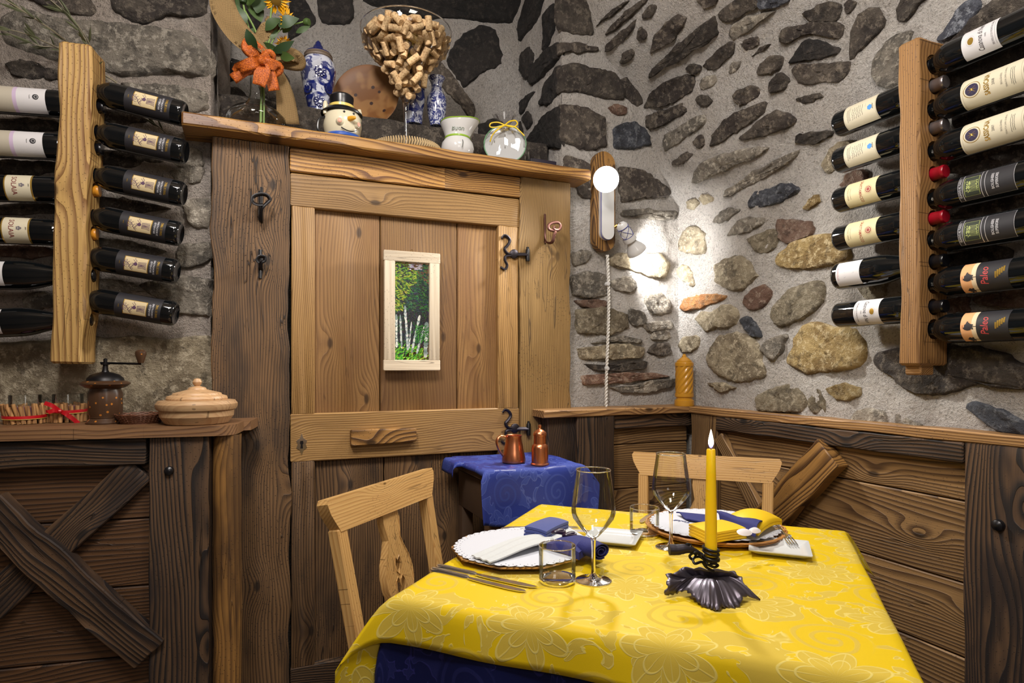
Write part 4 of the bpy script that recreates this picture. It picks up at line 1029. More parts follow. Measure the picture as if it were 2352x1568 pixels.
def cloth(name, c, ex, ey, hx, hy, ov, zt, mat, step=.012, flare=.45, label='', cat='tablecloth', folds=0.0, extra=(), th=.0015, rad=.012, dipf=None, cr=None):
    "a cloth on a rectangle; ov=(−x,+x,−y,+y) overhangs"
    ex = Vector((*ex, 0)); ey = Vector((*ey, 0)); c = Vector((*c, 0))
    def axis(h, a, b):
        t = list(np.arange(-h-a, h+b, step))+[h+b]; return sorted(set([round(float(v), 5) for v in t]))
    P = axis(hx, ov[0], ov[1]); Q = sorted(set(axis(hy, ov[2], ov[3])+[q for q in extra]))
    V = []; GC = []; Fc = []
    for q in Q:
        for p in P:
            dp = max(0, abs(p)-hx); dq = max(0, abs(q)-hy); sp = 1 if p > 0 else -1; sq = 1 if q > 0 else -1
            m = min(dp, dq); dr = math.sqrt(dp*dp+dq*dq)
            ed = lambda d: rad*(1-math.exp(-d/rad))*.9
            fx = folds*math.sin(q*26+1.3)*min(1, dp/.1)+flare*m; fy = folds*math.sin(p*24+.4)*min(1, dq/.1)+flare*m
            x = max(-hx, min(hx, p))+sp*(ed(dp)+fx*(dp > 0)+.06*dp); y = max(-hy, min(hy, q))+sq*(ed(dq)+fy*(dq > 0)+.06*dq)
            z = zt-max(0, dr-ed(dr)*.75)
            if dr < .01: z += .0008*fbm((p*7, q*7, 1), 2)+(cr(p, q) if cr else 0)
            if dipf: z += .004*fbm((p*11, q*11, 4), 2)+.003
            if dipf: z += dipf(p, q, dr)
            v = c+ex*x+ey*y; V.append(Vector((v.x, v.y, z))); GC.append((p, q, 0))
    nP = len(P)
    for j in range(len(Q)-1):
        for i in range(nP-1): a = j*nP+i; Fc.append((a, a+1, a+nP+1, a+nP))
    o = obj(name, V, Fc, mat, None, gc=GC, sharp=2.5)
    md = o.modifiers.new('thickness', 'SOLIDIFY'); md.thickness = th; md.offset = -1
    return tag(o, label, cat)
ZT_ = CZ-.42; TC = (.8215, 1.122); EX = (.7071, -.7071); EY = (.7071, .7071); HT = .41
TB = thing('dining_table', 'small square table hidden under yellow and navy cloths', 'table', (TC[0], TC[1], 0))
Rz = Matrix.Rotation(-PI/4, 3, 'Z')
obj('tabletop', *rbox((TC[0], TC[1], ZT_-.004-.018), (2*HT-.012, 2*HT-.012, .03), .004, Rz), W_PINE, TB, gc=None)
for a in (-1, 1):
    for b in (-1, 1):
        p = Vector(TC)+Vector(EX)*a*(HT-.07)+Vector(EY)*b*(HT-.07); obj('leg', *rbox((p.x, p.y, (ZT_-.04)/2), (.06, .06, ZT_-.04), .004, Rz), W_PINE, TB)
crq = lambda p, q: .0035*math.exp(-((q-.02)/.0045)**2)*min(1, max(0, (p+.30)/.1))+.0012*math.exp(-((p+.02)/.006)**2)
def hemf(p, q, dr): return -.05*max(0, (-p-HT+.10))*max(0, -q-HT)/.1
cloth('tablecloth', TC, EX, EY, HT, HT, (.175, .10, .085, .10), ZT_, M_YEL, .012, .62, 'yellow damask tablecloth with a floral pattern on the square dining table', extra=(.008, .012, .015, .0175, .02, .0225, .025, .028, .033), cr=crq, folds=.004)
cloth('under_cloth', TC, EX, EY, HT-.003, HT-.003, (.3, .3, .34, .3), ZT_-.0035, M_NAVY, .025, .1, 'navy blue under cloth hanging below the yellow tablecloth', folds=.008, rad=.006)
# side table against the door frame
ST0 = Vector((.815, 1.885)); ZS2 = CZ-.315
STB = thing('side_table', 'small dark wooden side table between door and wainscot', 'table', (ST0.x, ST0.y, 0))
obj('tabletop', *rbox((ST0.x, ST0.y, ZS2-.018), (.33, .32, .028), .004), W_DARK, STB)
obj('drawer_box', *rbox((ST0.x, ST0.y, ZS2-.10), (.30, .29, .12), .003), W_DARK, STB)
for a in (-1, 1):
    for b in (-1, 1): obj('leg', *rbox((ST0.x+a*.13, ST0.y+b*.125, (ZS2-.16)/2), (.04, .04, ZS2-.16), .003), W_DARK, STB)
def dip2(p, q, dr):
    if q < -.16: return (-.035*math.sin(min(1, max(0, (p+.2)/.4))*PI*.9+.2))*min(1, dr/.12)+.0
    return 0
cloth('side_cloth', ST0, (1, 0), (0, 1), .167, .162, (.02, .045, .15, .004), ZS2, M_BLU, .010, .5, 'royal blue damask cloth draped over the small side table', folds=.012, dipf=dip2)
cloth('side_cloth_flap', (ST0.x-.125, ST0.y+.09), (1, 0), (0, 1), .07, .06, (.05, .0, .02, .0), ZS2+.0035, M_BLU, .01, .4, 'folded dark blue cloth corner at the left of the side table', folds=.004)
# ------------------------------------------------------------------ chairs
def chair(label):
    T = thing('dining_chair', label, 'chair', (0, 0, 0), 'pine chairs with carved heart splats')
    ti = math.radians(11); dn = Vector((0, math.sin(ti), math.cos(ti)))   # back leans to +y
    def bp(x, h, o=0): return Vector((x, .0, .44))+dn*(h-.44)/math.cos(ti)+Vector((0, -math.cos(ti), math.sin(ti)))*o
    MB_ = lambda: Matrix((Vector((1, 0, 0)), dn, Vector((0, -math.cos(ti), math.sin(ti))))).transposed().to_4x4()
    def bm_(V0): M = MB_(); M.translation = V0; return M
    top = .90
    # rail with concave flared ends
    R2 = []; hw = .225
    R2 += [(-hw, .052), (-hw+.006, .062)]+[(x, .062+.0) for x in (-.1, 0, .1)]+[(hw-.006, .062), (hw, .052)]
    R2 += [(hw-.006, .030), (hw-.016, .012), (hw-.026, -.004), (hw-.03, -.012), (-hw+.03, -.012), (-hw+.026, -.004), (-hw+.016, .012), (-hw+.006, .030)]
    def pr(name, loops, o, th, mat):
        V, Fc = prism([l[::-1] for l in loops], bm_(bp(0, top-.062, o)), th); g_ = [((v.x)*1+3, v.z+2, v.y+1) if name == 'top_rail' else (v.z+2, v.x+5, v.y+1) for v in V]
        bm = bmesh.new(); vs = [bm.verts.new(v) for v in V]
        for f in Fc: bm.faces.new([vs[i] for i in f])
        bmesh.ops.dissolve_limit(bm, angle_limit=.02, verts=bm.verts, edges=bm.edges)
        bmesh.ops.bevel(bm, geom=[e for e in bm.edges if len(e.link_faces) == 2 and e.calc_face_angle(0) > 1.0], offset=.002, segments=2, affect='EDGES', clamp_overlap=True)
        bmesh.ops.triangulate(bm, faces=[f for f in bm.faces if len(f.verts) > 4])
        bm.verts.index_update(); V = [v.co.copy() for v in bm.verts]; Fc = [tuple(v.index for v in f.verts) for f in bm.faces]; bm.free()
        g_ = [((v.x)*1+3, v.z+2, v.y+1) if name == 'top_rail' else (v.z+2, v.x+5, v.y+1) for v in V]
        return obj(name, V, Fc, mat, T, gc=g_, sharp=.5)
    pr('top_rail', [R2], .013, .028, W_PINE)
    # splat outline with a heart and a leaf cut out
    half = [(.030, -.01), (.034, -.03), (.030, -.055), (.026, -.075), (.034, -.095), (.050, -.125), (.058, -.155), (.056, -.185), (.045, -.215), (.032, -.245), (.026, -.28), (.030, -.32), (.034, -.36), (.034, -.42)]
    out = half+[(-x, y) for x, y in half[::-1]]
    hr_ = [(0, -.245), (.014, -.212), (.020, -.19), (.018, -.172), (.009, -.165), (.002, -.172), (0, -.182)]
    heart = hr_+[(-x, y) for x, y in hr_[1:-1][::-1]]
    lf_ = [(0, -.160), (.010, -.150), (.013, -.134), (.008, -.118), (.0, -.125)]
    leaf = lf_+[(-x, y) for x, y in lf_[1:-1][::-1]]
    pr('splat', [out, heart, leaf], .006, .016, W_PINE)
    for s in (-1, 1):
        a = bp(s*.175, .42, .012); b = bp(s*.187, top-.07, .012); board('back_post', a, b, (0, -1, .1), .032, .03, W_PINE, T, ch=.003)
        board('leg', Vector((s*.165, -.0, 0)), Vector((s*.175, .012, .43)), (0, -1, 0), .036, .034, W_PINE, T, ch=.003)
        board('leg', Vector((s*.17, -.39, 0)), Vector((s*.17, -.37, .43)), (0, -1, 0), .038, .038, W_PINE, T, ch=.003)
    V, Fc = rbox((0, -.185, .445), (.42, .43, .028), .008); obj('seat', V, Fc, W_PINE, T, gc=[(v.y+2, v.x+2, v.z) for v in V])
    for (x0_, y0_, x1_, y1_) in ((-.17, .0, .17, .0), (-.17, -.38, .17, -.38), (-.17, -.38, -.17, 0), (.17, -.38, .17, 0)):
        board('apron', Vector((x0_, y0_, .40)), Vector((x1_, y1_, .40)), (1, 0, 0) if x0_ == x1_ else (0, -1, 0), .05, .02, W_PINE, T)
    return T
C1 = chair('pine chair with a heart cut in its splat, at the left side of the table')
snapshot(); C2 = copy_tree(C1); C2['label'] = 'pine chair behind the table, its top rail in front of the right wainscot'
ti = math.radians(11); back = .46*math.tan(ti)
def setc(T, top, tdir):   # top = middle of the rail top; tdir = unit towards the table
    td = Vector((*tdir, 0)); b = Vector((top[0], top[1], 0))+td*back
    T.location = b; T.rotation_euler = (0, 0, math.atan2(-td.y, -td.x)-PI/2)
setc(C1, (.300, 1.505), (.7071, -.7071)); setc(C2, (1.323, 1.556), (-.7071, -.7071))
# ------------------------------------------------------------------ picture on the door
PO = YD+.002
pt = lambda x, y, o=PO+.012: FB.pt(x, y, o)
c0, c1 = FB.sz(883, 850, PO+.016), FB.sz(1010, 578, PO+.016); xa_, xb_ = c0[0], c1[0]; za_, zb2 = FB.sz(880, 851, PO+.016)[1], FB.sz(886, 573, PO+.016)[1]
PIC = thing('picture', 'narrow forest painting in a pale wooden frame hanging on the door', 'picture', FB.w((xa_+xb_)/2, PO, za_))
fw = .036
for (A, B, w_) in (((xa_, za_+fw/2), (xb_, za_+fw/2), fw), ((xa_, zb2-fw/2), (xb_, zb2-fw/2), fw)):
    board('frame_rail', FB.w(A[0], PO+.016, A[1]), FB.w(B[0], PO+.016, B[1]), FB.n, w_, .016, W_PALE, PIC, ch=.002)
for x in (xa_+fw/2, xb_-fw/2): board('frame_rail', FB.w(x, PO+.016, za_+fw), FB.w(x, PO+.016, zb2-fw), FB.n, fw, .016, W_PALE, PIC, ch=.002)
cw, chh = xb_-xa_-2*fw, zb2-za_-2*fw
def vcol(name, rough=.5):
    n = NT(name, rough); a = n.n('ShaderNodeVertexColor', layer_name='paint'); n.col(a.outputs[0]); n.bump(n.noise(n.objc(), 260, 3), .6, .002); return n.m
M_PAINT = vcol('oil_paint')
rp = random.Random(5); V = []; Fc = []; CL = []
def quad(cx, cy, l, w_, ang, col, lv):
    ca, sa = math.cos(ang), math.sin(ang); n = len(V)
    for a, b in ((-l, -w_*.6), (-l*.2, -w_), (l, -w_*.4), (l, w_*.4), (-l*.2, w_), (-l, w_*.6)):
        x = max(0, min(1, cx+(a*ca-b*sa))); y = max(0, min(chh/cw, cy+(a*sa+b*ca)))
        V.append(FB.w(xa_+fw+x*cw, PO+.006+lv*.0000006, za_+fw+y*cw)); CL.append(col)
    Fc.append(tuple(range(n, n+6)))
Hh = chh/cw; lv = 0
quad(.5, Hh/2, 2, 2, 0, srgb(30, 38, 40), 0)
for k in range(1500):
    x = rp.random(); y = rp.uniform(.0, Hh); t = y/Hh; lv += 1
    if t < .12+.06*(1-x): c = rp.choice([(70, 150, 30), (100, 180, 40), (40, 110, 24), (150, 190, 60)]); ang = rp.uniform(.3, 1.2)
    elif t < .5:
        if rp.random() < .15: c = rp.choice([(40, 90, 30), (20, 60, 30)])
        else: c = rp.choice([(24, 28, 36), (34, 36, 48), (20, 30, 28), (44, 44, 60)])
        ang = rp.uniform(1.2, 1.9)
    elif t > .93 and .42 < x < .8: c = rp.choice([(170, 168, 180), (150, 150, 164)]); ang = 0
    else:
        c = rp.choice([(80, 120, 30), (120, 150, 40), (40, 90, 30), (150, 160, 50)]) if x < .45+.2*math.sin(t*9) else rp.choice([(24, 70, 40), (20, 50, 40), (44, 96, 50), (30, 50, 60), (60, 110, 50)])
        ang = rp.uniform(-1, .6)
    quad(x, y, rp.uniform(.025, .06), rp.uniform(.010, .022), ang, srgb(*[max(0, min(255, q+rp.randint(-14, 14))) for q in c]), lv)
for (x0, y0, x1, y1, w_) in ((.06, .32, .05, .95, .022), (.2, .30, .16, .95, .018), (.38, .26, .30, 1.15, .024), (.5, .2, .72, .95, .022), (.9, .1, .93, .8, .04), (.66, .18, .84, .7, .02), (.42, .3, .48, .8, .012)):
    for k in range(22):
        t = k/21; lv += 1; quad(x0+(x1-x0)*t+rp.uniform(-.006, .006), (y0+(y1-y0)*t)*1.3, .06, w_*rp.uniform(1.2, 1.9), math.atan2((y1-y0)*1.3, x1-x0), srgb(*rp.choice([(190, 200, 196), (150, 164, 166), (120, 140, 136), (210, 214, 206)])), lv)
for k in range(160):
    lv += 1; quad(rp.uniform(.6, 1), rp.uniform(.5, 1.0), .03, .012, rp.uniform(.2, 1.6), srgb(*rp.choice([(40, 120, 40), (20, 80, 40), (70, 140, 50)])), lv)
me_o = obj('canvas', V, Fc, M_PAINT, PIC, smooth=False)
ca = me_o.data.color_attributes.new('paint', 'FLOAT_COLOR', 'POINT'); ca.data.foreach_set('color', np.array(CL, dtype=np.float32).ravel())
obj('hanger', *tube(smooth_path([FB.w((xa_+xb_)/2+.004*math.cos(a), PO+.006, zb2+.004+.004*math.sin(a)) for a in [i*PI/6 for i in range(12)]], 1), .0009, 6, closed=True), M_BRASS, PIC)
# ------------------------------------------------------------------ coat hooks on the posts
def hook(pl, pts, ring, label, flatm, off=YP, curl=True):
    T = thing('coat_hook', label, 'hook', FB.pt(pl[0], pl[1], off))
    P = fpath([(pl[0], pl[1]-32), (pl[0], pl[1]+2), (pl[0], pl[1]+34)], off+.004)
    obj('back_plate', *tube(P, .0085, 8, flat=(1, .35)), flatm, T)
    P = smooth_path([FB.pt(x, y, off+o) for x, y, o in pts], 6); obj('hook_arm', *tube(P, .0045, 8, flat=(1.3, .7)), flatm, T)
    return T
hook((1252, 524), [(1251, 500, .006), (1252, 540, .008), (1256, 556, .030), (1268, 556, .055), (1273, 540, .062), (1275, 531, .062), (1262, 527, .060), (1260, 518, .058), (1268, 512, .056), (1282, 511, .056), (1288, 519, .058), (1284, 527, .060), (1276, 528, .062), (1272, 524, .062), (1275, 520, .062)], None, 'rust brown wrought iron hook with a spiral tip on the right door post', M_IRONR)
hook((598, 472), [(601, 430, .006), (600, 500, .008), (600, 508, .03), (601, 480, .05), (612, 467, .052), (620, 458, .052), (612, 448, .052), (597, 446, .052), (582, 452, .052), (581, 464, .052), (592, 470, .052), (604, 470, .052)], None, 'dark wrought iron hook with a ring tip high on the left door post', M_IRONB)
hook((598, 605), [(601, 586, .006), (600, 612, .008), (600, 618, .022), (600, 604, .032), (608, 598, .034), (607, 590, .034), (596, 589, .034), (590, 597, .034), (596, 603, .034)], None, 'small dark iron hook lower on the left door post', M_IRONB)
# ------------------------------------------------------------------ sconce
SO = .0
SC = thing('wall_lamp', 'double spot wall lamp with a white ceramic arm on a wooden board', 'lamp', FB.pt(1389, 585, .03))
def px2(s): return s*2.27/F
Mq = basis(FB.pt(1389, 462, .035), FB.e, FB.n); hw_, hh_ = px2(30), px2(122)
def stadium(w_, h_, n=10): return [(w_*math.cos(a), h_-w_+w_*math.sin(a)) for a in [PI*i/n for i in range(n+1)]]+[(w_*math.cos(a), -h_+w_+w_*math.sin(a)) for a in [PI+PI*i/n for i in range(n+1)]]
V, Fc = prism([stadium(hw_, hh_)], Mq, .03); obj('wooden_board', V, Fc, W_BRACE, SC, gc=[(v.z, v.x, v.y) for v in V], sharp=.5)
Mq = basis(FB.pt(1397, 468, .060), FB.e, FB.n); hw_, hh_ = px2(17), px2(86)
V, Fc = prism([stadium(hw_, hh_)], Mq, .026); obj('ceramic_body', V, Fc, M_CER, SC, sharp=.5)
for d_, o_ in ((.0, -.006),):
    P = [Mq @ Vector((x*1.02, y*1.005, -.008)) for x, y in stadium(hw_, hh_)]; obj('blue_line', *tube(P, .0012, 6, closed=True), M_BLUEP, SC)
NB = NT('lit_bulb'); NB.set(Emission_Color=(1, .97, .92, 1), Emission_Strength=7.0); M_BULB = NB.m
pb = at_y(1392, 412, 1.955); dv = (CAM-pb).normalized()
obj('socket', *lathe([(0, -.085), (.016, -.085), (.02, -.06), (.022, -.045), (0, -.045)], 20, pb, dv), M_CER, SC)
obj('bulb', *lathe([(0, .022), (.020, .020), (.036, .013), (.047, 0), (.044, -.012), (.028, -.035), (.020, -.046)], 32, pb, dv), M_BULB, SC)
pc = at_y(1437, 533, 2.02); pt_ = at_y(1475, 568, 1.985); dl = (pt_-pc).normalized()
dl = (Vector((.62, .16, -.66))).normalized()
sk = obj('socket', *lathe([(0, -.040), (.015, -.040), (.0215, -.032), (.0225, .018), (.0260, .030), (.0260, .040), (0, .040)], 24, pc, dl), M_CER, SC)
for z in (-.022, .020): obj('blue_line', *lathe([(.0222, z-.001), (.0236, z-.001), (.0236, z+.001), (.0222, z+.001)], 24, pc, dl), M_BLUEP, sk)
R_ = Vector((0, 0, 1)).rotation_difference(dl).to_matrix(); gg = G()
for k in range(4):
    for sg in (-1, 1):
        P = [pc+R_ @ Vector((.0233*math.cos(a), .0233*math.sin(a), sg*(-.020+.038*t))) for t in [i/6 for i in range(7)] for a in [k*PI/2+t*PI/2]]; gg.add(*tube(P, .0008, 5))
gg.obj('blue_lattice', M_BLUEP, sk, kind='stuff')
obj('bulb', *lathe([(.018, .040), (.020, .052), (.034, .075), (.0395, .088), (.039, .096)], 28, pc, dl), M_CER, SC)
obj('bulb_face', *lathe([(.039, .096), (.030, .104), (.015, .108), (0, .109)], 28, pc, dl), M_BULB, SC)
obj('joint', *tube([FB.pt(1412, 522, .062), FB.pt(1420, 516, .07), pc-dl*.036], .006, 10), M_BRASS, SC)
obj('arm', *tube([FB.pt(1396, 400, .05), pb-dv*.07], .009, 10), M_BRASS, SC)
CB = thing('lamp_cable', 'twisted white cable running down the stone wall from the wall lamp', 'cable', FB.pt(1395, 930, .02))
for ph in (0, PI):
    P = []
    for i in range(200):
        t = i/199; y = 586+(936-586)*t; p = FB.pt(1395+3*math.sin(t*5), y, .022); a = t*2*PI*22+ph; P.append(p+FB.e*.0035*math.cos(a)+FB.n*.0035*math.sin(a))
    obj('strand', *tube(P, .0036, 6), P_('cable_white', 214, 212, 206, .5), CB)
obj('clip', *lathe([(0, .006), (.007, .005), (.009, 0), (.009, -.01), (0, -.01)], 14, FB.pt(1395, 846, .026), FB.n), M_CER, CB); obj('clip', *lathe([(0, .006), (.007, .005), (.009, 0), (.009, -.01), (0, -.01)], 14, FB.pt(1396, 652, .026), FB.n), M_CER, CB)
# ------------------------------------------------------------------ pepper mill on the ledge
MP = Vector((1.606, 2.006, ZL)); M_MILL = plain('varnished_wood', srgb(186, 132, 34), .3, Coat_Weight=.4)
ML = thing('pepper_mill', 'honey yellow pepper mill with a spiral fluted body on the corner ledge', 'mill', MP)
obj('base', *lathe([(0, 0), (.038, 0), (.039, .004), (.038, .022), (.032, .027), (.032, .033), (.037, .037), (.037, .050), (.033, .052), (0, .052)], 36, MP), M_MILL, ML)
V = []; Fc = []; N_ = 72; RW = 40
for j in range(RW+1):
    z = .052+.108*j/RW
    for i in range(N_):
        a = 2*PI*i/N_; r = .0325+.0038*abs(math.cos(4.5*(a-z*26)))-.001; V.append(MP+Vector((r*math.cos(a), r*math.sin(a), z)))
for j in range(RW):
    for i in range(N_): k = (i+1) % N_; Fc.append((j*N_+i, j*N_+k, (j+1)*N_+k, (j+1)*N_+i))
obj('fluted_body', V, Fc, M_MILL, ML)
obj('cap', *lathe([(0, .158), (.036, .158), (.037, .164), (.036, .173), (.030, .176), (.030, .180), (.024, .184), (.015, .192), (.009, .195), (.009, .199), (.006, .202), (.006, .207), (0, .208)], 36, MP), M_MILL, ML)
# ------------------------------------------------------------------ copper vessels on the side table
def on_side(px, py): return at_z(px, py, ZS2+.0022)
p = on_side(1180, 1064); k = (p-CAM).dot(Vector((SY, CY, 0)))/F
T = thing('copper_jug', 'small copper jug with a thin handle on the blue side cloth', 'jug', p)
obj('body', *lathe([(0, 0), (22*k, 0), (27*k, 4*k), (27.5*k, 10*k), (24*k, 25*k), (20*k, 45*k), (18*k, 58*k), (18.5*k, 64*k), (19.5*k, 65*k), (18*k, 64*k), (17*k, 50*k), (0, 12*k)], 36, p), M_COPPER, T)
obj('handle', *tube(smooth_path([p+Vector((-19*k, 0, 62*k)), p+Vector((-34*k, 0, 64*k)), p+Vector((-42*k, 0, 52*k)), p+Vector((-36*k, 0, 32*k)), p+Vector((-25*k, 0, 18*k))], 6), 2*k, 8, flat=(1.6, .7)), M_COPPER, T)
p = on_side(1240, 1067)
T = thing('copper_shaker', 'copper shaker with a domed knob lid on the blue side cloth', 'shaker', p)
obj('body', *lathe([(0, 0), (21*k, 0), (21*k, 3*k), (19*k, 5*k), (19*k, 38*k), (18*k, 44*k), (14*k, 48*k), (14*k, 68*k), (0, 68*k)], 36, p), M_COPPER, T)
obj('lid', *lathe([(0, 66*k), (15*k, 66*k), (15.5*k, 69*k), (14*k, 74*k), (8*k, 79*k), (3.4*k, 81*k), (2.6*k, 83*k), (4.2*k, 86*k), (3.4*k, 90*k), (0, 91*k)], 32, p), M_COPPER, T)
# ------------------------------------------------------------------ objects on the counter
ZC = ZL
def on_c(px, py): return at_z(px, py, ZC)
p = on_c(242, 972); k = (p-CAM).dot(Vector((SY, CY, 0)))/F
NG = NT('grinder_wood', .35); v = NG.vor(NG.objc(), 60); NG.col(NG.mix(NG.mr(v, .16, .2, 1, 0), srgb(70, 48, 32), srgb(176, 110, 40))); M_GRW = NG.m
T = thing('coffee_grinder', 'old painted coffee grinder with a black dome and crank', 'grinder', p)
obj('foot', *lathe([(0, 0), (38*k, 0), (39*k, 3*k), (34*k, 9*k), (28*k, 15*k), (0, 15*k)], 32, p), M_GRW, T)
V = []; Fc = []; N_ = 40
for j, z in enumerate([14, 18, 24, 70, 78, 82]):
    for i in range(N_):
        a = 2*PI*i/N_; r = (34 if 20 < z < 75 else 31)+1.6*(abs(math.cos(5*a))-.5)*(1 if 20 < z < 75 else 0); V.append(p+Vector((r*k*math.cos(a), r*k*math.sin(a), z*k)))
for j in range(5):
    for i in range(N_): q = (i+1) % N_; Fc.append((j*N_+i, j*N_+q, (j+1)*N_+q, (j+1)*N_+i))
obj('fluted_body', V, Fc, M_GRW, T)
obj('rim', *lathe([(30*k, 80*k), (40*k, 83*k), (50*k, 90*k), (50*k, 93*k), (40*k, 98*k), (30*k, 99*k)], 36, p), M_GRW, T)
obj('dome', *lathe([(38*k, 97*k), (36*k, 104*k), (28*k, 112*k), (14*k, 117*k), (8*k, 118*k), (6*k, 122*k), (5*k, 134*k), (9*k, 135*k), (9*k, 137*k), (4*k, 138*k), (4*k, 148*k), (0, 150*k)], 32, p), M_IRONB, T)
ed = FL.e; pa = p+Vector((0, 0, 137*k+.002)); obj('crank_arm', *tube([pa-ed*10*k, pa, pa+ed*74*k-Vector((0, 0, 2*k))], 2.6*k, 8, flat=(.7, 1.2)), M_IRONB, T)
obj('crank_knob', *lathe([(0, 0), (6*k, 0), (8*k, 6*k), (12*k, 20*k), (11.5*k, 26*k), (7*k, 30*k), (0, 31*k)], 24, pa+ed*73*k), M_GRW, T)
p = on_c(453, 972); T = thing('lidded_bowl', 'turned pale wooden bowl with a knobbed lid at the counter end', 'bowl', p)
rg = lambda V: [(v.x*.3+2, v.y+1, v.z*1.5) for v in V]
V, Fc = lathe([(0, 0), (62*k, 0), (66*k, 2*k), (77*k, 18*k), (78*k, 32*k), (82*k, 33*k), (85*k, 40*k), (85*k, 46*k), (80*k, 53*k), (64*k, 55*k), (0, 55*k)], 48, p); obj('bowl', V, Fc, W_BOWL, T, gc=rg(V), sharp=.5)
V, Fc = lathe([(0, 54*k), (63*k, 54*k), (64*k, 58*k), (62*k, 63*k), (52*k, 66*k), (50*k, 70*k), (34*k, 74*k), (20*k, 78*k), (18*k, 82*k), (8*k, 85*k), (5*k, 86*k), (8*k, 89*k), (10*k, 95*k), (7*k, 102*k), (0, 104*k)], 48, p); obj('lid', V, Fc, W_BOWL, T, gc=rg(V), sharp=.5)
p = on_c(324, 971); T = thing('wicker_basket', 'low dark wicker basket between grinder and bowl', 'basket', p)
M_WICK = P_('wicker', 96, 56, 34, .6); NW = G(); rw = random.Random(2)
for r_ in range(9):
    rr_ = (40+1.5*r_)*k; zz_ = (2.5+2.3*r_)*k
    P = [p+Vector((rr_*(1+.02*rw.uniform(-1, 1))*math.cos(a), rr_*math.sin(a), zz_+k*1.1*math.sin(a*16+r_*PI))) for a in [2*PI*i/48 for i in range(48)]]; NW.add(*tube(P, 1.5*k, 5, closed=True))
NW.obj('woven_wall', M_WICK, T, kind='stuff'); obj('bottom', *lathe([(0, 0), (41*k, 0), (41*k, 3*k), (0, 3*k)], 32, p), M_WICK, T)
M_CINN = wood('cinnamon_bark', srgb(186, 140, 88), srgb(112, 70, 36), 90, .7, .7, .5, knot=0)
M_RIB = plain('red_satin', srgb(190, 22, 34), .35); M_RAF = P_('raffia', 206, 184, 84)
def stick_holder(px, py, label, bow, tilt):
    p = on_c(px, py); T = thing('candle_holder', label, 'candle holder', p, 'cinnamon stick candle holders')
    obj('glass', *lathe([(0, .003), (.034, .003), (.037, .006), (.0375, .078), (.0365, .079), (.0355, .076), (.035, .008), (0, .007)], 32, p), M_GLASS, T)
    obj('candle', *lathe([(0, .009), (.033, .009), (.033, .045), (0, .047)], 24, p), P_('pink_wax', 150, 100, 112, .5), T)
    n = 22; rc = random.Random(px)
    for i in range(n):
        a = 2*PI*i/n; r = rc.uniform(.0052, .0064); c = p+Vector((.0445*math.cos(a), .0445*math.sin(a), 0)); tl = Vector((rc.uniform(-.004, .004)+tilt*.006, rc.uniform(-.004, .004), 0)); hgt = rc.uniform(.046, .056)
        P = [c-tl*.5+Vector((0, 0, r*.2)), c+Vector((0, 0, hgt*.5)), c+tl+Vector((0, 0, hgt))]; V, Fc = tube(P, r, 9); obj('cinnamon_stick', V, Fc, M_CINN, T, gc=[(v.z+i, v.x*.5, v.y*.5) for v in V])
    zr = .034 if bow else .022
    P = [p+Vector((.0515*math.cos(a), .0515*math.sin(a), zr+.003*math.sin(a))) for a in [2*PI*i/40 for i in range(41)]]; obj('ribbon', *strip(P, (0, 0, 1), .008, .0006), M_RIB, T)
    P = [p+Vector((.0520*math.cos(a), .0520*math.sin(a), zr-.006+.002*math.sin(a))) for a in [2*PI*i/40 for i in range(40)]]; obj('raffia', *tube(P, .0009, 5, closed=True), M_RAF, T)
    if bow:
        f = (CAM-p); f.z = 0; f.normalize(); sd = Vector((0, 0, 1)).cross(f); c = p+f*.054+Vector((0, 0, zr))-sd*.018
        for (a, b) in (((-.034, .024), 1), ((.042, -.036), 1), ((.026, -.022), 1), ((-.026, -.002), 1)):
            P = smooth_path([c, c+sd*a[0]*.5+Vector((0, 0, a[1]*.5+.004))+f*.010, c+sd*a[0]+Vector((0, 0, a[1]))+f*.006], 5); obj('ribbon_tail', *strip(P, (0, 0, 1), .011, .0006), M_RIB, T)
        obj('ribbon_knot', *lathe([(0, -.006), (.006, -.003), (.006, .003), (0, .006)], 10, c+f*.003, sd), M_RIB, T)
stick_holder(58, 972, 'glass candle holder ringed with cinnamon sticks, at the left frame edge', False, -1)
stick_holder(156, 968, 'glass candle holder ringed with cinnamon sticks, beside the coffee grinder', True, 0)
# ------------------------------------------------------------------ dry twigs over the left rack
TW = thing('olive_twigs', 'dry olive branches tucked behind the top of the left rack', 'twigs', FL.pt(190, 180, .06))
M_TWIG = P_('dry_twig', 120, 112, 92); M_OLV = P_('olive_leaf', 78, 82, 58, .5); rt = random.Random(9)
def twig(pts, r, nl, T=TW):
    P = smooth_path([FL.pt(x, y, o) for x, y, o in pts], 6); tw = obj('twig', *tube(P, [r*(1-.6*i/len(P)) for i in range(len(P))], 6), M_TWIG, T)
    for k in range(nl):
        i = rt.randrange(1, len(P)-1); d = (P[i+1]-P[i-1]).normalized(); s_ = Vector((rt.uniform(-1, 1), rt.uniform(-1, 1), rt.uniform(-1, 1))); dd = (d*1.2+s_*.7).normalized(); l = rt.uniform(.03, .06)
        u = dd.cross(FL.n).normalized(); a = P[i]; V = [a, a+dd*l*.3+u*l*.07, a+dd*l*.7+u*l*.06, a+dd*l, a+dd*l*.7-u*l*.06, a+dd*l*.3-u*l*.07, a+dd*l*.5+FL.n*.004]
        obj('leaf', V, [(0, 1, 6), (1, 2, 6), (2, 3, 6), (3, 4, 6), (4, 5, 6), (5, 0, 6)], M_OLV, tw)
twig([(268, 190, .03), (215, 150, .07), (195, 90, .14), (165, 45, .16), (105, -10, .17)], .0028, 12)
twig([(260, 195, .03), (225, 160, .06), (205, 100, .13), (180, 60, .16), (125, -10, .18)], .0020, 8)
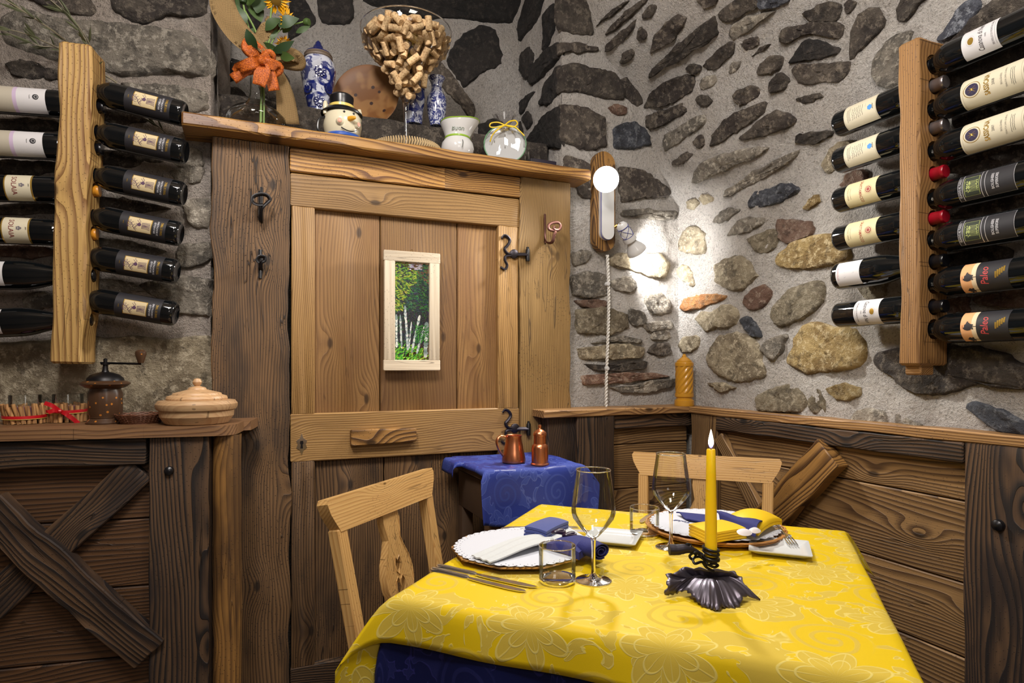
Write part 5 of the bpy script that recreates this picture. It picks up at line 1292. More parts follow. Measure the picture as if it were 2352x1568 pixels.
twig([(165, 105, .04), (120, 70, .10), (60, 30, .14), (-20, -20, .16)], .0032, 12)
twig([(150, 118, .04), (100, 95, .10), (50, 75, .13), (-20, 60, .14)], .0024, 12)
twig([(150, 108, .05), (90, 105, .08), (30, 80, .10), (-20, 62, .1)], .0016, 8)
twig([(395, 318, .03), (370, 296, .03), (350, 280, .03)], .0018, 3)
# ------------------------------------------------------------------ wine glasses, tumblers
def sc(p): return (p-CAM).dot(Vector((SY, CY, 0)))/F
def wglass(px, py, label):
    p = at_z(px, py, ZT_+.0006); T = thing('wine_glass', label, 'glass', p, 'wine glasses on the dining table')
    obj('bowl', *lathe([(.0035, .084), (.010, .087), (.026, .104), (.0395, .122), (.0432, .134), (.0425, .148), (.0395, .172), (.0345, .205), (.0330, .2172)], 48, p), M_GLASS, T, sharp=2)
    obj('rim', *lathe([(.0325, .2168), (.0331, .2182), (.0340, .2182), (.0343, .2168), (.0338, .2160), (.0330, .2160), (.0325, .2168)], 48, p), M_SOLIDG, T, sharp=3)
    obj('stem', *lathe([(0, .0855), (.006, .085), (.0046, .078), (.0036, .06), (.0036, .03), (.0046, .015), (.009, .007), (.020, .0040), (.032, .0025), (.0355, .0018), (.036, .0010), (.0355, .0004), (0, .0002)], 48, p), M_SOLIDG, T, sharp=2, label='stem and foot of clear glass')
    return T
wglass(1363, 1333, 'empty wine glass nearest the camera, beside the white doily plate')
wglass(1541, 1257, 'empty wine glass left of the candle, in front of the far plate')
def tumbler(px, py, label):
    p = at_z(px, py, ZT_+.0006); T = thing('tumbler', label, 'glass', p, 'water tumblers on the dining table')
    obj('wall', *lathe([(.0350, .0085), (.0355, .012), (.0358, .070)], 44, p), M_GLASS, T, sharp=2)
    obj('base', *lathe([(0, .009), (.030, .0095), (.0350, .011), (.0356, .006), (.034, .0015), (.030, .0004), (0, .0004)], 44, p), M_SOLIDG, T, sharp=2)
    obj('rim', *lathe([(.0341, .0707), (.0345, .0720), (.0354, .0722), (.0359, .0708), (.0353, .0700), (.0344, .0700), (.0341, .0707)], 44, p), M_SOLIDG, T, sharp=3)
tumbler(1280, 1336, 'empty tumbler in front of the near plate')
tumbler(1480, 1231, 'empty tumbler beside the far wine glass')
# ------------------------------------------------------------------ place settings
M_DOILY = P_('paper_doily', 196, 199, 208, .7)
def doily(nm, c, R, z, T, hole=True):
    n = 160; outer = []; 
    for i in range(n): a = 2*PI*i/n; r = R*(1-.035*(1-abs(math.sin(a*20)))); outer.append((r*math.cos(a), r*math.sin(a)))
    loops = [outer]
    if hole:
        for i in range(56):
            a = 2*PI*i/56; cx, cy = R*.955*math.cos(a), R*.955*math.sin(a); loops.append([(cx+.0022*math.cos(b), cy+.0022*math.sin(b)) for b in (5*PI/3, 4*PI/3, PI, 2*PI/3, PI/3, 0)])
        for i in range(56):
            a = 2*PI*(i+.5)/56; cx, cy = R*.90*math.cos(a), R*.90*math.sin(a); loops.append([(cx+.0015*math.cos(b), cy+.0015*math.sin(b)) for b in (5*PI/3, 4*PI/3, PI, 2*PI/3, PI/3, 0)])
    V, Fc = prism(loops, Matrix.Translation(Vector((c.x, c.y, z))), .0006); return obj(nm, V, Fc, M_DOILY, T, smooth=False)
p1 = at_z(1192, 1271, ZT_); T = thing('charger_plate', 'octagonal wooden plate under a white doily, nearest the left chair', 'plate', p1)
R1 = .152; oc = [(R1*math.cos(a+.25), R1*math.sin(a+.25)) for a in [2*PI*i/10 for i in range(10)]]
V = [p1+Vector((x*s, y*s, z)) for (s, z) in ((.80, .0012), (.80, .0012), (1.0, .013), (1.0, .016), (.78, .010)) for x, y in oc]; Fc = [tuple(range(9, -1, -1))]
for j in range(4):
    for i in range(10): q = (i+1) % 10; Fc.append((j*10+i, j*10+q, (j+1)*10+q, (j+1)*10+i))
Fc.append(tuple(range(40, 50))); obj('wooden_plate', V, Fc, W_SHELF, T, gc=[(v.x, v.y, v.z) for v in V], smooth=False)
D1 = doily('doily', p1, .147, p1.z+.0185, None); tag(D1, 'white lace paper doily on the octagonal wooden plate', 'doily')
zt1 = p1.z+.0190
M_NAPB = NT('blue_napkin', .8); M_NAPB.col(srgb(44, 60, 130)); M_NAPB.set(Sheen_Weight=.3); M_NAPB.bump(M_NAPB.noise(M_NAPB.pos(), 400, 2), .3, .002); M_NAPB = M_NAPB.m
M_NAPN = NT('navy_napkin', .8); M_NAPN.col(srgb(34, 38, 104)); M_NAPN.bump(M_NAPN.noise(M_NAPN.pos(), 300, 2), .3, .002); M_NAPN = M_NAPN.m
M_NAPW = NT('white_napkin', .8); M_NAPW.col(srgb(190, 193, 194)); M_NAPW.bump(M_NAPW.noise(M_NAPW.pos(), 60, 3), .5, .004); M_NAPW = M_NAPW.m
M_LENS = plain('dark_purple_ring', srgb(40, 24, 50), .3)
def sheet(corn, nx, ny, zf, th, nm, mat, T, **k):
    "soft folded cloth layer from four corner points (world), height function zf(u,v)"
    A, B, C_, D_ = [Vector(c) for c in corn]; V = []; Fc = []
    for j in range(ny+1):
        for i in range(nx+1):
            u, v = i/nx, j/ny; q = A.lerp(B, u).lerp(D_.lerp(C_, u), v); V.append(q+Vector((0, 0, zf(u, v))))
    for j in range(ny):
        for i in range(nx): a = j*(nx+1)+i; Fc.append((a, a+1, a+nx+2, a+nx+1))
    n = len(V); V += [v-Vector((0, 0, th)) for v in V]; Fc += [tuple(x+n for x in f[::-1]) for f in Fc[:]]
    for i in range(nx): Fc.append((i, i+1, i+1+n, i+n)[::-1]); b = ny*(nx+1); Fc.append((b+i, b+i+1, b+i+1+n, b+i+n))
    for j in range(ny): a = j*(nx+1); Fc.append((a, a+nx+1, a+nx+1+n, a+n)); a += nx; Fc.append((a, a+nx+1, a+nx+1+n, a+n)[::-1])
    return obj(nm, V, Fc, mat, T, sharp=1.2, **k)
def tz(px, py, h=0.0): return at_z(px, py, ZT_+.019+h)
NK1 = thing('napkin', 'rolled blue napkin with a white pouch and dark rings on the near doily', 'napkin', at_z(1300, 1250, zt1))
dome = lambda a: (lambda u, v: a*(max(0, math.sin(PI*min(1, max(0, .08+.84*u))))**.5)*(max(0, math.sin(PI*min(1, max(0, .08+.84*v))))**.5))
for k_ in range(3): sheet([tz(1203+k_, 1231-k_, .0), tz(1255, 1242), tz(1306, 1217), tz(1262, 1206)], 12, 10, lambda u, v: .004+k_*.0075+dome(.009)(u, v), .006, 'fold', M_NAPB, NK1)
sheet([tz(1197, 1238), tz(1250, 1249), tz(1345, 1236), tz(1290, 1206)], 10, 6, lambda u, v: .004+.001*math.sin(u*4), .003, 'pouch_back', M_NAPW, NK1)
sheet([tz(1083, 1281), tz(1125, 1296), tz(1288, 1252), tz(1243, 1232)], 26, 10, lambda u, v: .006+.020*v*(1-.2*v)*math.sin(PI*(.15+.8*v))+.0012*math.sin(u*17+v*5), .003, 'pouch', M_NAPW, NK1, label='white linen pouch')
NK1b = sheet([tz(1255, 1262), tz(1330, 1283), tz(1385, 1262), tz(1318, 1243)], 14, 12, lambda u, v: .008+dome(.020)(u, v), .016, 'roll', M_NAPN, NK1, label='rolled navy end')
cr_ = tz(1362, 1262, .014); ax_ = (tz(1385, 1268)-tz(1300, 1240)); ax_.z = 0; ax_.normalize()
spi = [(.0035+.0022*a/PI*1.15, a) for a in [i*PI/8 for i in range(60)]]; sx_ = Vector((0, 0, 1)).cross(ax_)
P = [cr_+sx_*(min(r, .016)*1.5*math.cos(a))+Vector((0, 0, min(r, .016)*math.sin(a)*.95+.002)) for r, a in spi[:46]]
obj('roll_edge', *strip(P, [ax_]*len(P), .05, .0016), M_NAPN, NK1)
for (x, y) in ((1283, 1221), (1308, 1228)):
    c = tz(x, y, .026); P = [c+Vector((.014*math.cos(a), .008*math.sin(a), .002*math.sin(2*a))) for a in [i*PI/10 for i in range(20)]]; obj('dark_ring', *tube(P, .0042, 8, closed=True), M_LENS, NK1)
def dish(px, py, label, ang, s=.062):
    p = at_z(px, py, ZT_+.0006); T = tag(obj('square_dish', *dish_geo(p, ang, s), M_DISH, None, sharp=1.0), label, 'dish', 'square white dishes')
def dish_geo(p, ang, s):
    V = []; Fc = []; prof = [(.60, .0), (.62, .0), (.80, .006), (1.0, .0135), (1.0, .0155), (.97, .0158), (.74, .0075), (.66, .0045), (.0, .0045)]
    def sq(r, n=6):
        o = []; c_ = r*.06
        for q in range(4):
            for i in range(n): a = q*PI/2+PI/2*i/(n-1); cx, cy = [(1, 1), (-1, 1), (-1, -1), (1, -1)][q]; o.append((cx*(r-c_)+c_*math.cos(a), cy*(r-c_)+c_*math.sin(a)))
        return o
    for (f, z) in prof[:-1]:
        for x, y in sq(s*f): V.append(p+Vector((x*math.cos(ang)-y*math.sin(ang), x*math.sin(ang)+y*math.cos(ang), z)))
    m = 24
    for j in range(len(prof)-2):
        for i in range(m): q = (i+1) % m; Fc.append((j*m+i, j*m+q, (j+1)*m+q, (j+1)*m+i))
    Fc.append(tuple(range(m-1, -1, -1))); L = (len(prof)-2)*m; Fc.append(tuple(L+i for i in range(m)))
    return V, Fc
dish(1409, 1243, 'small square white dish between the near napkin and the far glasses', -PI/4+.03)
dish(1790, 1267, 'small square white dish right of the candle holder', -PI/4, .064)
p2 = at_z(1640, 1221, ZT_); T = thing('charger_plate', 'round woven wicker plate under a white doily, before the far chair', 'plate', p2)
M_RATT = P_('rattan', 176, 122, 62, .6); obj('base', *lathe([(0, .001), (.13, .001), (.165, .009), (.168, .012), (.13, .008), (0, .006)], 48, p2), M_RATT, T)
gg = G()
for r_ in range(5): gg.add(*tube([p2+Vector(((.150+.0045*r_+.0014*math.sin(a*30+r_*PI))*math.cos(a), (.150+.0045*r_+.0014*math.sin(a*30+r_*PI))*math.sin(a), .008+.0022*r_)) for a in [2*PI*i/120 for i in range(120)]], .0028, 6, closed=True))
gg.obj('woven_rim', M_RATT, T, kind='stuff')
D2 = doily('doily', p2, .160, p2.z+.0225, None); tag(D2, 'white lace paper doily with handwriting on the wicker plate', 'doily')
t = text2('Toldi', .022, 1, .0003, .3); pw = at_z(1569, 1197, ZT_+.0228); ux = (at_z(1590, 1201, ZT_+.0228)-at_z(1550, 1195, ZT_+.0228)).normalized()*-1; uy = Vector((0, 0, 1)).cross(ux)
obj('doily_writing', [pw+ux*a+uy*b+Vector((0, 0, .0003)) for a, b in t[0]], t[1], BLUI if False else P_('navy_pen', 40, 50, 110), D2, smooth=False)
tz2 = lambda px, py, h=0.0: at_z(px, py, ZT_+.0235+h)
M_NAPY = damask('yellow_napkin', srgb(228, 188, 34), srgb(226, 196, 84), srgb(232, 204, 110), .55, 9)
NK2 = thing('napkin', 'folded yellow napkin with a navy band on the wicker plate', 'napkin', tz2(1680, 1215))
def gsheet(*a, **k): o = sheet(*a, **k); return o
for k_ in range(4): o = sheet([tz2(1582, 1229-k_*1), tz2(1625+k_*2, 1250), tz2(1715, 1236), tz2(1672, 1214)], 14, 10, lambda u, v: .004+k_*.0062+dome(.005)(u, v), .0052, 'fold', M_NAPY, NK2, gc=None)
for k_ in range(2): o = sheet([tz2(1655, 1214), tz2(1742, 1236), tz2(1796, 1210), tz2(1716, 1194)], 18, 16, lambda u, v: .004+k_*.006+dome(.036)(u, v), .008, 'fold', M_NAPY, NK2)
sheet([tz2(1553, 1182), tz2(1580, 1197), tz2(1645, 1210), tz2(1620, 1188)], 10, 6, lambda u, v: .008+.004*math.sin(u*6), .003, 'navy_band', M_NAPN, NK2)
sheet([tz2(1640, 1202), tz2(1655, 1216), tz2(1735, 1247), tz2(1752, 1226)], 16, 8, lambda u, v: .020+.018*math.sin(PI*(.2+.6*u))-.020*max(0, u-.75)*4*.8+.002*math.sin(v*9), .003, 'navy_band', M_NAPN, NK2)
for (x, y, r_) in ((1710, 1222, .018), (1734, 1218, .014)):
    c = tz2(x, y, .036); V, Fc = lathe([(0, .005), (r_*.6, .004), (r_, 0), (r_*.6, -.003), (0, -.003)], 16, c, (0, -.3, 1), 1.0); V = [c+Vector(((v-c).x*1.1, (v-c).y*.6, (v-c).z)) for v in V]; obj('shell_ornament', V, Fc, P_('shell_white', 220, 214, 216, .4), NK2)
# ------------------------------------------------------------------ cutlery
def cut_axis(pa, pb, h=0.0):
    a = at_z(*pa, ZT_+.003+h); b = at_z(*pb, ZT_+.003+h); return a, b
def knife(pa, pb, label, h=0.0, length=None):
    a, b = cut_axis(pa, pb, h); d = (b-a).normalized(); L = length or (b-a).length; s_ = Vector((0, 0, 1)).cross(d)
    T = thing('knife', label, 'knife', a, 'steel cutlery on the dining table')
    P = [a+d*L*t for t in (0, .02, .1, .25, .38, .42)]; obj('handle', *tube(P, [.003, .0062, .0068, .0056, .0058, .003], 10, flat=(1, .55) if abs(s_.z) < 2 else None), M_STEEL, T)
    out = [(.42, -.004), (.46, -.006), (.6, -.0085), (.85, -.0095), (.95, -.007), (1.0, -.001), (.97, .003), (.85, .005), (.42, .004)]
    V = [a+d*L*x+s_*y*1.1+Vector((0, 0, .0008)) for x, y in out]+[a+d*L*x+s_*y*1.1-Vector((0, 0, .0008)) for x, y in out]; n = len(out); Fc = [tuple(range(n))[::-1], tuple(range(n, 2*n))]+[(i, (i+1) % n, n+(i+1) % n, n+i) for i in range(n)]
    obj('blade', V, Fc, M_STEEL, T, sharp=.4)
knife((990, 1306), (1186, 1352), 'steel table knife at the left, nearer the table edge', 0, .232)
knife((1003, 1299), (1226, 1346), 'steel table knife at the left, beside the octagonal plate', .0006, .240)
def fork(a, d, L, label, up=Vector((0, 0, 1))):
    d = d.normalized(); s_ = up.cross(d).normalized(); up = d.cross(s_)
    T = thing('fork', label, 'fork', a, 'steel cutlery on the dining table')
    bend_ = lambda t: up*(.004*math.sin(t*PI*1.1)+(.010*(t-.62)**1.0*(1.6-t) if t > .62 else 0))
    P = [a+d*L*t+bend_(t) for t in (0, .03, .12, .3, .45, .6, .68, .74)]; obj('handle', *tube(P, [.004, .0068, .0072, .0045, .0030, .0032, .0085, .0105], 10, flat=(1.0, .4)), M_STEEL, T)
    for k_ in range(4):
        o_ = s_*(.0072*(k_-1.5)*.85); P = [a+d*L*t+o_*(1.0)+bend_(t) for t in (.73, .82, .9, .97, 1.0)]; obj('tine', *tube(P, [.0018, .0017, .0015, .0012, .0006], 6), M_STEEL, T)
q0 = at_z(1140, 1217, ZT_+.004); q1 = at_z(1352, 1230, ZT_+.004); fork(at_z(1150, 1216, ZT_+.006), at_z(1350, 1212, ZT_+.006)-at_z(1150, 1216, ZT_+.006), .2, 'steel fork lying behind the near doily plate, farther one')
fork(at_z(1176, 1219, ZT_+.006), at_z(1372, 1222, ZT_+.006)-at_z(1176, 1219, ZT_+.006), .2, 'steel fork lying behind the near doily plate, closer one')
fork(at_z(1520, 1163, ZT_+.005), at_z(1449, 1222, ZT_+.005)-at_z(1520, 1163, ZT_+.005), .19, 'steel knife-like fork beside the far tumbler, left one') if False else None
knife((1515, 1165), (1453, 1216), 'steel fish knife behind the far tumbler, left one', 0, .20)
knife((1535, 1168), (1478, 1218), 'steel fish knife behind the far tumbler, right one', 0, .19)
for k_, (x0_, y0_, x1_, y1_, lb) in enumerate(((1765, 1200, 1796, 1240, 'steel fork at the right of the wicker plate, farther one'), (1780, 1204, 1824, 1254, 'steel fork at the right of the wicker plate, nearer one'))):
    b = at_z(x1_, y1_, ZT_+.010); a = at_z(x0_, y0_, ZT_+.022); d = (b-a).normalized(); fork(b-d*.17+Vector((0, 0, .0)), d, .17, lb)
# ------------------------------------------------------------------ candle holder and candle
pc0 = at_z(1632, 1372, ZT_); CH = thing('candle_holder', 'wrought iron candle holder shaped as a vine leaf with a twisted tendril', 'candle holder', pc0)
k = sc(pc0)
leaf_px = [(1527, 1368), (1533, 1343), (1531, 1318), (1552, 1312), (1566, 1301), (1600, 1304), (1632, 1310), (1683, 1311), (1702, 1322), (1716, 1345), (1748, 1379), (1722, 1372), (1706, 1370), (1700, 1390), (1688, 1396), (1672, 1394), (1662, 1396), (1650, 1405), (1637, 1400), (1628, 1394), (1612, 1390), (1601, 1380), (1588, 1370), (1578, 1358), (1562, 1356), (1552, 1360), (1540, 1364)]
# heights: the rim droops to the cloth in front, stands 3 cm up behind
V = []; Fc = []; n_ = len(leaf_px)
hts = [.006, .024, .036, .040, .042, .044, .044, .043, .036, .022, .001, .006, .014, .003, .001, .002, .002, .0012, .002, .003, .004, .007, .010, .014, .012, .008, .007]
rim = [at_z(x, y, ZT_+h) for (x, y), h in zip(leaf_px, hts)]
rim2 = []; rim1 = []
for i in range(n_):
    for j in range(6):
        t = j/6; q = rim[i].lerp(rim[(i+1) % n_], t); f_ = 1+.03*math.sin(PI*2*t+i); rim1.append(q.copy()); rim2.append((q-pc0)*f_*1.0+pc0); rim2[-1].z = max(ZT_+.0015, q.z+.0015*math.sin(t*2*PI*1.0))
m_ = len(rim2); cen = at_z(1630, 1322, ZT_+.026)
ringsL = [1.0, .9, .78, .64, .5, .36, .22, .1]
for s_ in ringsL:
    for i, q in enumerate(rim2):
        a = i/m_*2*PI; q = rim1[i].lerp(q, s_**8); v = cen.lerp(q, s_); kz = min(1, max(0, (ZT_+.044-q.z)/.044)); bowl = (-.012+.030*kz)*math.sin(PI*s_); vein = -.0016*math.exp(-(math.sin(a*2.5+.3)/.08)**2)*s_+.002*math.sin(a*5+1)*s_*s_
        V.append(v+Vector((0, 0, bowl+vein+.0006*fbm(v*90, 2))))
V.append(cen+Vector((0, 0, .0)))
for r_ in range(len(ringsL)-1):
    for i in range(m_): j = (i+1) % m_; Fc.append((r_*m_+i, r_*m_+j, (r_+1)*m_+j, (r_+1)*m_+i))
L_ = (len(ringsL)-1)*m_
for i in range(m_): Fc.append((L_+i, L_+(i+1) % m_, len(V)-1))
lo_ = obj('leaf', V, Fc, M_IRONL, CH, sharp=1.4); md = lo_.modifiers.new('thickness', 'SOLIDIFY'); md.thickness = .0012; md.offset = 0
dC = sc(pc0)*F-.004
def tp(x, y, dd=0.0): return at_depth(x, y, dC+dd)
zc0 = tp(1633, 1281).z
CC = tp(1633, 1272); CC = Vector((CC.x, CC.y, 0)); zb_c = tp(1633, 1276).z
for dz in (.000, .010, .017):
    P = [Vector((CC.x, CC.y, zb_c+dz-.004))+Vector((.0135*math.cos(a), .0135*math.sin(a), -.003*math.cos(a+.8))) for a in [i*PI/10 for i in range(20)]]; obj('candle_ring', *tube(P, .0024, 8, closed=True), M_IRONB, CH)
obj('candle_cup', *lathe([(0, -.006), (.012, -.006), (.0135, -.003), (.0135, .002), (0, .002)], 20, Vector((CC.x, CC.y, zb_c-.004))), M_IRONB, CH)
ten = [[(1640, 1312, 0), (1622, 1302, 0), (1612, 1290, .0), (1596, 1294, -.008), (1592, 1282, 0), (1606, 1278, .01), (1618, 1286, 0), (1626, 1296, -.006), (1640, 1302, .004), (1649, 1298, 0), (1640, 1294, 0), (1626, 1298, 0)],
       [(1626, 1298, 0), (1618, 1284, .004), (1610, 1274, 0), (1596, 1268, -.006), (1584, 1276, .006), (1590, 1284, .01), (1598, 1274, 0), (1584, 1262, -.004), (1586, 1252, 0), (1579, 1249, 0), (1572, 1256, 0)],
       [(1622, 1300, .0), (1616, 1280, .0), (1624, 1272, .012), (1646, 1278, .016), (1650, 1286, .0), (1634, 1290, -.014)]]
for tn in ten: P = smooth_path([tp(*q) for q in tn], 6); obj('tendril', *tube(P, .0024, 8), M_IRONB, CH)
P = smooth_path([tp(1612, 1274), tp(1594, 1264), tp(1576, 1260), tp(1556, 1262), tp(1537, 1262)], 5); obj('stalk', *tube(P, [.004, .004, .004, .0045, .005, .005, .006, .0065, .007, .0075, .008, .0085, .009, .009, .0095, .0095, .0095, .0098, .0098, .0098, .010][:len(P)], 10), M_IRON, CH, label='cut vine stalk of dark iron')
NCd = NT('yellow_wax', .4); NCd.col(srgb(236, 196, 16)); NCd.set(Subsurface_Weight=.25, Subsurface_Scale=.01); zc1 = tp(1632, 1031).z; Lc = zc1-zb_c
CD = thing('candle', 'tall lit yellow taper candle in the iron leaf holder', 'candle', Vector((CC.x, CC.y, zb_c)))
obj('wax', *lathe([(0, 0), (.0108, 0), (.0105, Lc*.3), (.0088, Lc*.75), (.0078, Lc-.002), (.0068, Lc), (0, Lc-.001)], 28, Vector((CC.x, CC.y, zb_c))), NCd.m, CD)
obj('wick', *tube([Vector((CC.x, CC.y, zc1-.002)), Vector((CC.x, CC.y, zc1+.007)), Vector((CC.x+.001, CC.y, zc1+.010))], .0008, 6), M_BLACK, CD)
NF = NT('flame'); gz = NF.sep(NF.n('ShaderNodeTexCoord').outputs['Generated'])[2]; NF.l(NF.mix(NF.mr(gz, .12, .32), (.12, .16, 1, 1), (1, .78, .5, 1)), NF.b.inputs['Emission Color']); NF.set(Emission_Strength=7.0); NF.l(NF.mr(gz, .0, .45, 1.2, 12), NF.b.inputs['Emission Strength'])
obj('flame', *lathe([(0, .001), (.003, .004), (.0048, .010), (.0044, .017), (.0026, .026), (.0010, .033), (0, .036)], 16, Vector((CC.x, CC.y, zc1))), NF.m, CD)
# ------------------------------------------------------------------ shelf ornaments
def on_shelf(px, Y, z=None): q = at_y(px, 500, Y); return Vector((q.x, q.y, ZSH+.001 if z is None else z))
def ph(p, py): return CZ+(HY-py)*sc(p)-p.z    # height above p of the picture row py
# big glass with corks on a wicker tray
pg = on_shelf(933, 2.13); k = sc(pg)
T = thing('wicker_tray', 'round woven straw tray under the big cork glass', 'tray', pg)
M_STRAW = P_('straw', 176, 152, 112, .7); M_STRD = P_('dark_straw', 84, 66, 48, .7)
obj('base', *lathe([(0, 0), (.108, 0), (.110, .004), (0, .006)], 40, pg), M_STRD, T); gg = G(); gd = G()
for i in range(84):
    a = 2*PI*i/84; c = pg+Vector((.114*math.cos(a), .114*math.sin(a), .002)); t_ = Vector((-math.sin(a), math.cos(a), 0)); gg.add(*tube([c, c+Vector((.006*math.cos(a), .006*math.sin(a), .014))+t_*.003, c+Vector((.004*math.cos(a), .004*math.sin(a), .028))], [.0028, .0036, .0022], 5))
gg.obj('plaited_rim', M_STRAW, T, kind='stuff')
GV = thing('cork_vase', 'huge martini-shaped glass filled with wine corks on the shelf', 'vase', pg)
prof = [(.010, .185), (.018, .20), (.030, .232), (.047, .262), (.064, .295), (.098, .332), (.130, .360), (.150, .392), (.1565, .420), (.1565, .437)]
obj('bowl', *lathe(prof, 56, pg), M_GLASS, GV, sharp=3)
obj('rim', *lathe([(.1550, .437), (.1565, .4395), (.158, .437), (.1565, .4345), (.1550, .437)], 56, pg), M_SOLIDG, GV, sharp=3)
obj('stem', *lathe([(0, .19), (.012, .186), (.009, .165), (.0075, .12), (.0075, .04), (.010, .018), (.05, .010), (.085, .008), (.086, .006), (0, .006)], 32, pg), M_GLASS, GV, sharp=3)
# corks: relax capsules inside the bowl
def Rb(z): return np.interp(z, [q[1] for q in prof], [q[0] for q in prof])
rn = np.random.RandomState(4); NCk = 290
cz = .205+.225*(np.linspace(0, 1, NCk)**.55); ca_ = rn.rand(NCk)*2*PI; cr_2 = np.sqrt(rn.rand(NCk))*np.maximum(.001, Rb(cz)-.014)
C_ = np.stack([cr_2*np.cos(ca_), cr_2*np.sin(ca_), cz], 1); D_ = rn.randn(NCk, 3); D_ /= np.linalg.norm(D_, axis=1)[:, None]
offs = np.array([-.0115, 0, .0115]); rk = .0118
for it in range(160):
    Pk = (C_[:, None, :]+D_[:, None, :]*offs[None, :, None]).reshape(-1, 3); idk = np.repeat(np.arange(NCk), 3)
    df = Pk[:, None, :]-Pk[None, :, :]; ds = np.sqrt((df**2).sum(2))+1e-9; ov_ = np.maximum(0, 2*rk-ds); ov_[idk[:, None] == idk[None, :]] = 0
    Fk = (df/ds[..., None]*ov_[..., None]).sum(1)*.35
    rad_ = np.sqrt((Pk[:, :2]**2).sum(1))+1e-9; lim = np.maximum(.002, Rb(Pk[:, 2])-rk*1.1); ovr = np.maximum(0, rad_-lim)
    Fk[:, :2] -= Pk[:, :2]/rad_[:, None]*ovr[:, None]*.8; Fk[:, 2] += ovr*.25; Fk[:, 2] += np.maximum(0, .212-Pk[:, 2])*.8; Fk[:, 2] -= np.maximum(0, Pk[:, 2]-.430)*.6
    Fk[:, 2] -= .00025
    Fc_ = Fk.reshape(NCk, 3, 3); C_ += Fc_.sum(1); tq = Fc_[:, 2]-Fc_[:, 0]; D_ += tq*18; D_ /= np.linalg.norm(D_, axis=1)[:, None]
NKk = NT('cork', .8); oc_ = NKk.objc(); NKk.col(NKk.mix(NKk.mr(NKk.noise(oc_, 160, 4), .4, .7), srgb(222, 190, 144), srgb(172, 134, 92))); hs = NKk.n('ShaderNodeHueSaturation'); NKk.l(NKk.mr(NKk.rnd(), 0, 1, .75, 1.2, False), hs.inputs['Value']); NKk.l(NKk.b.inputs['Base Color'].links[0].from_socket, hs.inputs['Color']); NKk.col(hs.outputs[0]); NKk.bump(NKk.noise(oc_, 300, 3), .5, .002)
V, Fc = lathe([(0, -.0225), (.0107, -.0225), (.0116, -.0215), (.0116, .0215), (.0107, .0225), (0, .0225)], 14); mk = new_mesh('cork', V, Fc, NKk.m)
for i in range(NCk):
    o = bpy.data.objects.new('cork', mk); COL.objects.link(o); o.location = pg+Vector(C_[i]); o.rotation_mode = 'QUATERNION'; o.rotation_quaternion = Vector((0, 0, 1)).rotation_difference(Vector(D_[i]))
    tag(o, 'wine cork lying in the big glass', 'cork', 'corks in the big glass')
# blue and white porcelain
def porcelain(name, seed, sc_, flo=True):
    n = NT(name, .08); g = n.objc(); v = n.vor(g, sc_); nz = n.noise(g, sc_*2.2, 3, .6, 1.0)
    x, y, z = n.sep(g); a = n.noise(n.vm(g, (1, 1, .8)), sc_*.8, 2, .5)
    f = n.mr(nz, .47, .53, 0, 1); f2 = n.mr(n.M('SINE', n.M('MULTIPLY', v, 16 if flo else 22)), .0, .5, 0, 1)
    m = n.M('MAXIMUM', n.M('MULTIPLY', f, .9), n.M('MULTIPLY', f2, n.mr(a, .45, .55, .2, 1)))
    n.col(n.mix(m, srgb(196, 200, 214), srgb(28, 40, 110))); n.set(Coat_Weight=.5); return n.m
M_P1 = porcelain('blue_white_porcelain', 1, 17); M_P2 = porcelain('blue_white_porcelain_fine', 2, 32, False); M_PB = plain('cobalt_glaze', srgb(26, 34, 90), .1)
def porcelain_flower(fr_p, r, mat, T, axis_r):
    pass
pj = on_shelf(731, 2.30, ZSILL); k = sc(pj)
T = thing('ginger_jar', 'tall blue and white porcelain jar with a pointed lid', 'jar', pj)
obj('body', *lathe([(0, 0), (23*k, 0), (23*k, 4*k), (26*k, 30*k), (33*k, 60*k), (38.5*k, 92*k), (39.5*k, 104*k), (37*k, 118*k), (32*k, 126*k), (29*k, 130*k), (0, 131*k)], 40, pj), M_P1, T)
for (an, zz_) in ((0.1, 88), (-.75, 52), (.75, 56), (.1, 24)):
    f = (CAM-pj); f.z = 0; f.normalize(); R_ = Matrix.Rotation(an, 3, 'Z'); f2 = R_ @ f; rr = {88: 37.6, 52: 31.6, 56: 32.3, 24: 25.6}[zz_]*k; c = pj+f2*(rr+.0015)+Vector((0, 0, zz_*k)); s_ = Vector((0, 0, 1)).cross(f2); g = G()
    up = Vector((0, 0, 1))
    for q in range(10):
        a = q*PI/5; c2 = c+(s_*math.cos(a)+up*math.sin(a))*9.5*k-f2*(.0003+.8*k*abs(math.cos(a))); V, Fc = lathe([(0, .0012), (3.2*k, .0004), (3.4*k, -.0008)], 8, c2, f2); g.add(V, Fc)
    g.add(*lathe([(0, .0014), (5*k, .0008), (5.4*k, -.0004)], 12, c, f2)); g.obj('painted_flower', M_PB, T, kind='stuff')
obj('neck_ring', *lathe([(29*k, 128*k), (32*k, 130*k), (32*k, 133*k), (30*k, 135*k), (31.5*k, 137*k), (30*k, 140*k), (0, 141*k)], 36, pj), P_('unglazed_rim', 110, 96, 84, .5), T)
obj('lid', *lathe([(29*k, 139*k), (28*k, 143*k), (16*k, 150*k), (12*k, 154*k), (10*k, 160*k), (7*k, 163*k), (6*k, 168*k), (2*k, 172*k), (0, 174*k)], 32, pj), M_PB, T)
pv = on_shelf(951, 2.245, ZSILL); k = sc(pv)
T = thing('porcelain_vase', 'pale blue and white porcelain vase half hidden behind the glass stem', 'vase', pv, 'blue and white vases')
obj('body', *lathe([(0, 0), (18*k, 0), (19*k, 3*k), (20*k, 20*k), (25*k, 60*k), (25*k, 82*k), (16*k, 96*k), (13*k, 103*k), (0, 103*k)], 36, pv), M_P1, T)
